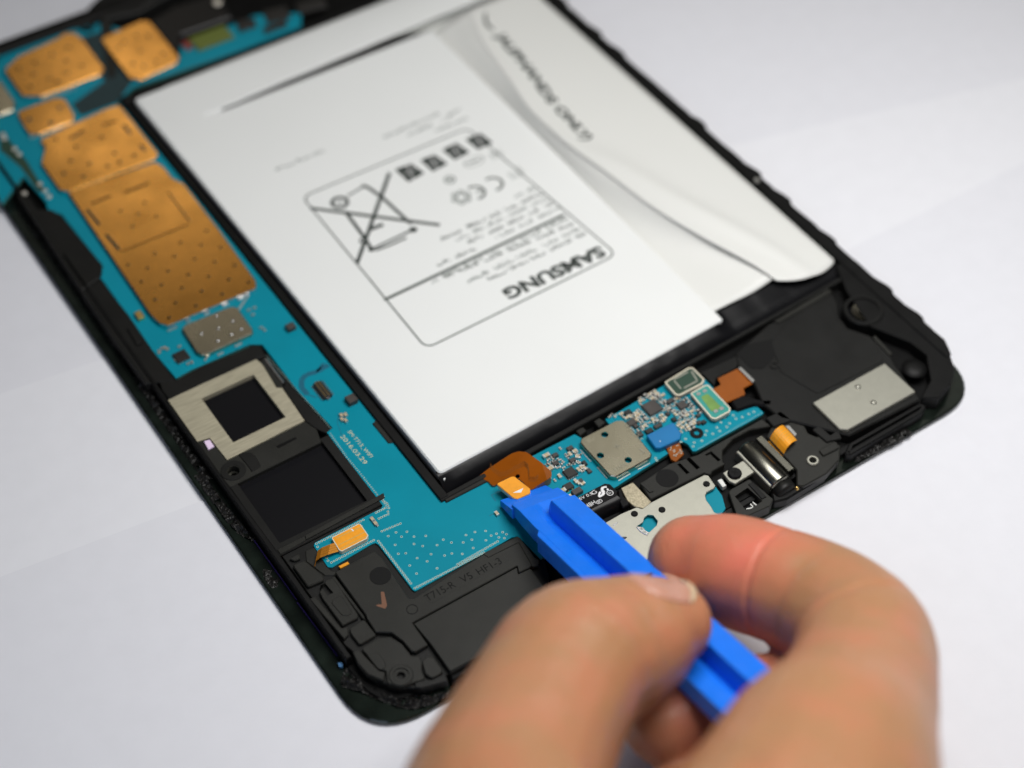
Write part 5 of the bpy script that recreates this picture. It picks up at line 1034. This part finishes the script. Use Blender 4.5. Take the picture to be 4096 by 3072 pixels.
blot(ix[1], 8, 0.7); blot(ix[0]+np.array([-3.0, 0, 2]), 5, 0.35); blot(ix[2]+np.array([0, -2, 4]), 7, 0.8); blot(ix[1]+np.array([2, 3, 5]), 4, 0.4); blot((ix[2]+ix[3])/2+np.array([0, -3, 4]), 6, 0.5)
blot(th[3], 11, 0.12); blot(th[1]+np.array([3, -5, 0]), 7, 0.2); blot(th[6], 16, 0.08); blot(A3(index[8]), 13, 0.1)
cr = 0.5*np.exp(-(((co-ix[3])@((ix[4]-ix[2])/np.linalg.norm(ix[4]-ix[2])))/0.8)**2)*(np.linalg.norm(co-ix[3], axis=1) < 13)*0.15
flush += cr
for p, r, a in ((A3(middle[1]), 12, 0.6), (A3(middle[3]), 10, 0.5)): blot(p, r, a)
# fine ridges: distance along each finger, used by the skin's relief
def along_axis(ch):
    best = np.full(nv, 1e9); val = np.zeros(nv); acc = 0.0
    for p, q in zip(ch[:-1], ch[1:]):
        d = q-p; L = np.linalg.norm(d); t = np.clip((co-p)@d/L**2, -0.6 if acc == 0 else 0, 1); ds = np.linalg.norm(co-(p+t[:, None]*d), axis=1)
        m = ds < best; best[m] = ds[m]; val[m] = acc+t[m]*L; acc += L
    return best, val
b1, v1 = along_axis(ix[:9]); b2, v2 = along_axis(th[:7])
axial = np.where(b1 < b2, v1+0.25*(co[:, 0]-co[:, 2]), v2)
hm.vertices.foreach_set('co', (co*K).ravel())
a = hm.attributes.new('flush', 'FLOAT', 'POINT'); a.data.foreach_set('value', np.clip(flush, 0, 1))
a = hm.attributes.new('axial', 'FLOAT', 'POINT'); a.data.foreach_set('value', axial)
hm.polygons.foreach_set('use_smooth', [True]*len(hm.polygons)); hm.materials.clear(); hm.materials.append(skin); hm.update()
hand = bpy.data.objects.new('hand', hm); COL.objects.link(hand)
tag(hand, 'bare hand pinching the blue tool between thumb and index finger', 'hand')
# thumb nail: a thin shell laid on the skin
bv = BVHTree.FromPolygons([Vector(v.co) for v in hm.vertices], [tuple(p.vertices) for p in hm.polygons])
cam_l = Vector(CAM_LOC)*K
nail_px = [(36.29, -15.9, 38), (39.19, -17.24, 38), (41.84, -19.6, 38), (42.89, -22.46, 38), (42.59, -24.4, 38), (41.31, -25.39, 38), (39.63, -24.28, 38), (37.8, -21.8, 38), (36.57, -18.26, 38)]
def on_skin(p, lift):
    d = (Vector(p)*K-cam_l).normalized(); hit = bv.ray_cast(cam_l, d)
    if hit[0] is None: 
        q = bv.find_nearest(Vector(p)*K); return q[0]+q[1]*lift*K
    return hit[0]+hit[1]*lift*K
cx = sum((Vector(p) for p in nail_px), Vector())/len(nail_px)
def nail_patch(name, loop, m, lift):
    loop = [Vector(p) for p in loop]; c = sum(loop, Vector())/len(loop); N = len(loop)*4; V = []; F = []; fine_l = []
    for i in range(len(loop)):
        p0, p1, p2, p3 = loop[i-1], loop[i], loop[(i+1) % len(loop)], loop[(i+2) % len(loop)]
        for k in range(4):
            f = k/4; fine_l.append(0.5*((2*p1)+(-p0+p2)*f+(2*p0-5*p1+4*p2-p3)*f*f+(-p0+3*p1-3*p2+p3)*f**3))
    rs = [(1.0, -0.12), (0.97, 0.10), (0.9, lift), (0.7, lift+.08), (0.45, lift+.1), (0.2, lift+.1)]
    for r, l in rs: V += [on_skin(c+(p-c)*r, l)/K for p in fine_l]
    V.append(on_skin(c, lift+.1)/K); n = len(fine_l)
    for k in range(len(rs)-1):
        for i in range(n): F.append((k*n+i, k*n+(i+1) % n, (k+1)*n+(i+1) % n, (k+1)*n+i))
    for i in range(n): F.append(((len(rs)-1)*n+i, (len(rs)-1)*n+(i+1) % n, len(V)-1))
    o = build(name, V, F, m, hand, smooth=True)
    bm = bmesh.new(); bm.from_mesh(o.data); bmesh.ops.recalc_face_normals(bm, faces=bm.faces); bm.to_mesh(o.data); bm.free()
    return o
nail_patch('nail', nail_px, 'nail', 0.28)
nail_patch('nail_edge', [(42.58, -20.88, 38), (43.01, -22.54, 38), (42.7, -24.48, 38), (41.27, -25.56, 38), (41.07, -24.94, 38), (41.91, -23.96, 38), (42.29, -22.36, 38)], 'nail_tip', 0.42)
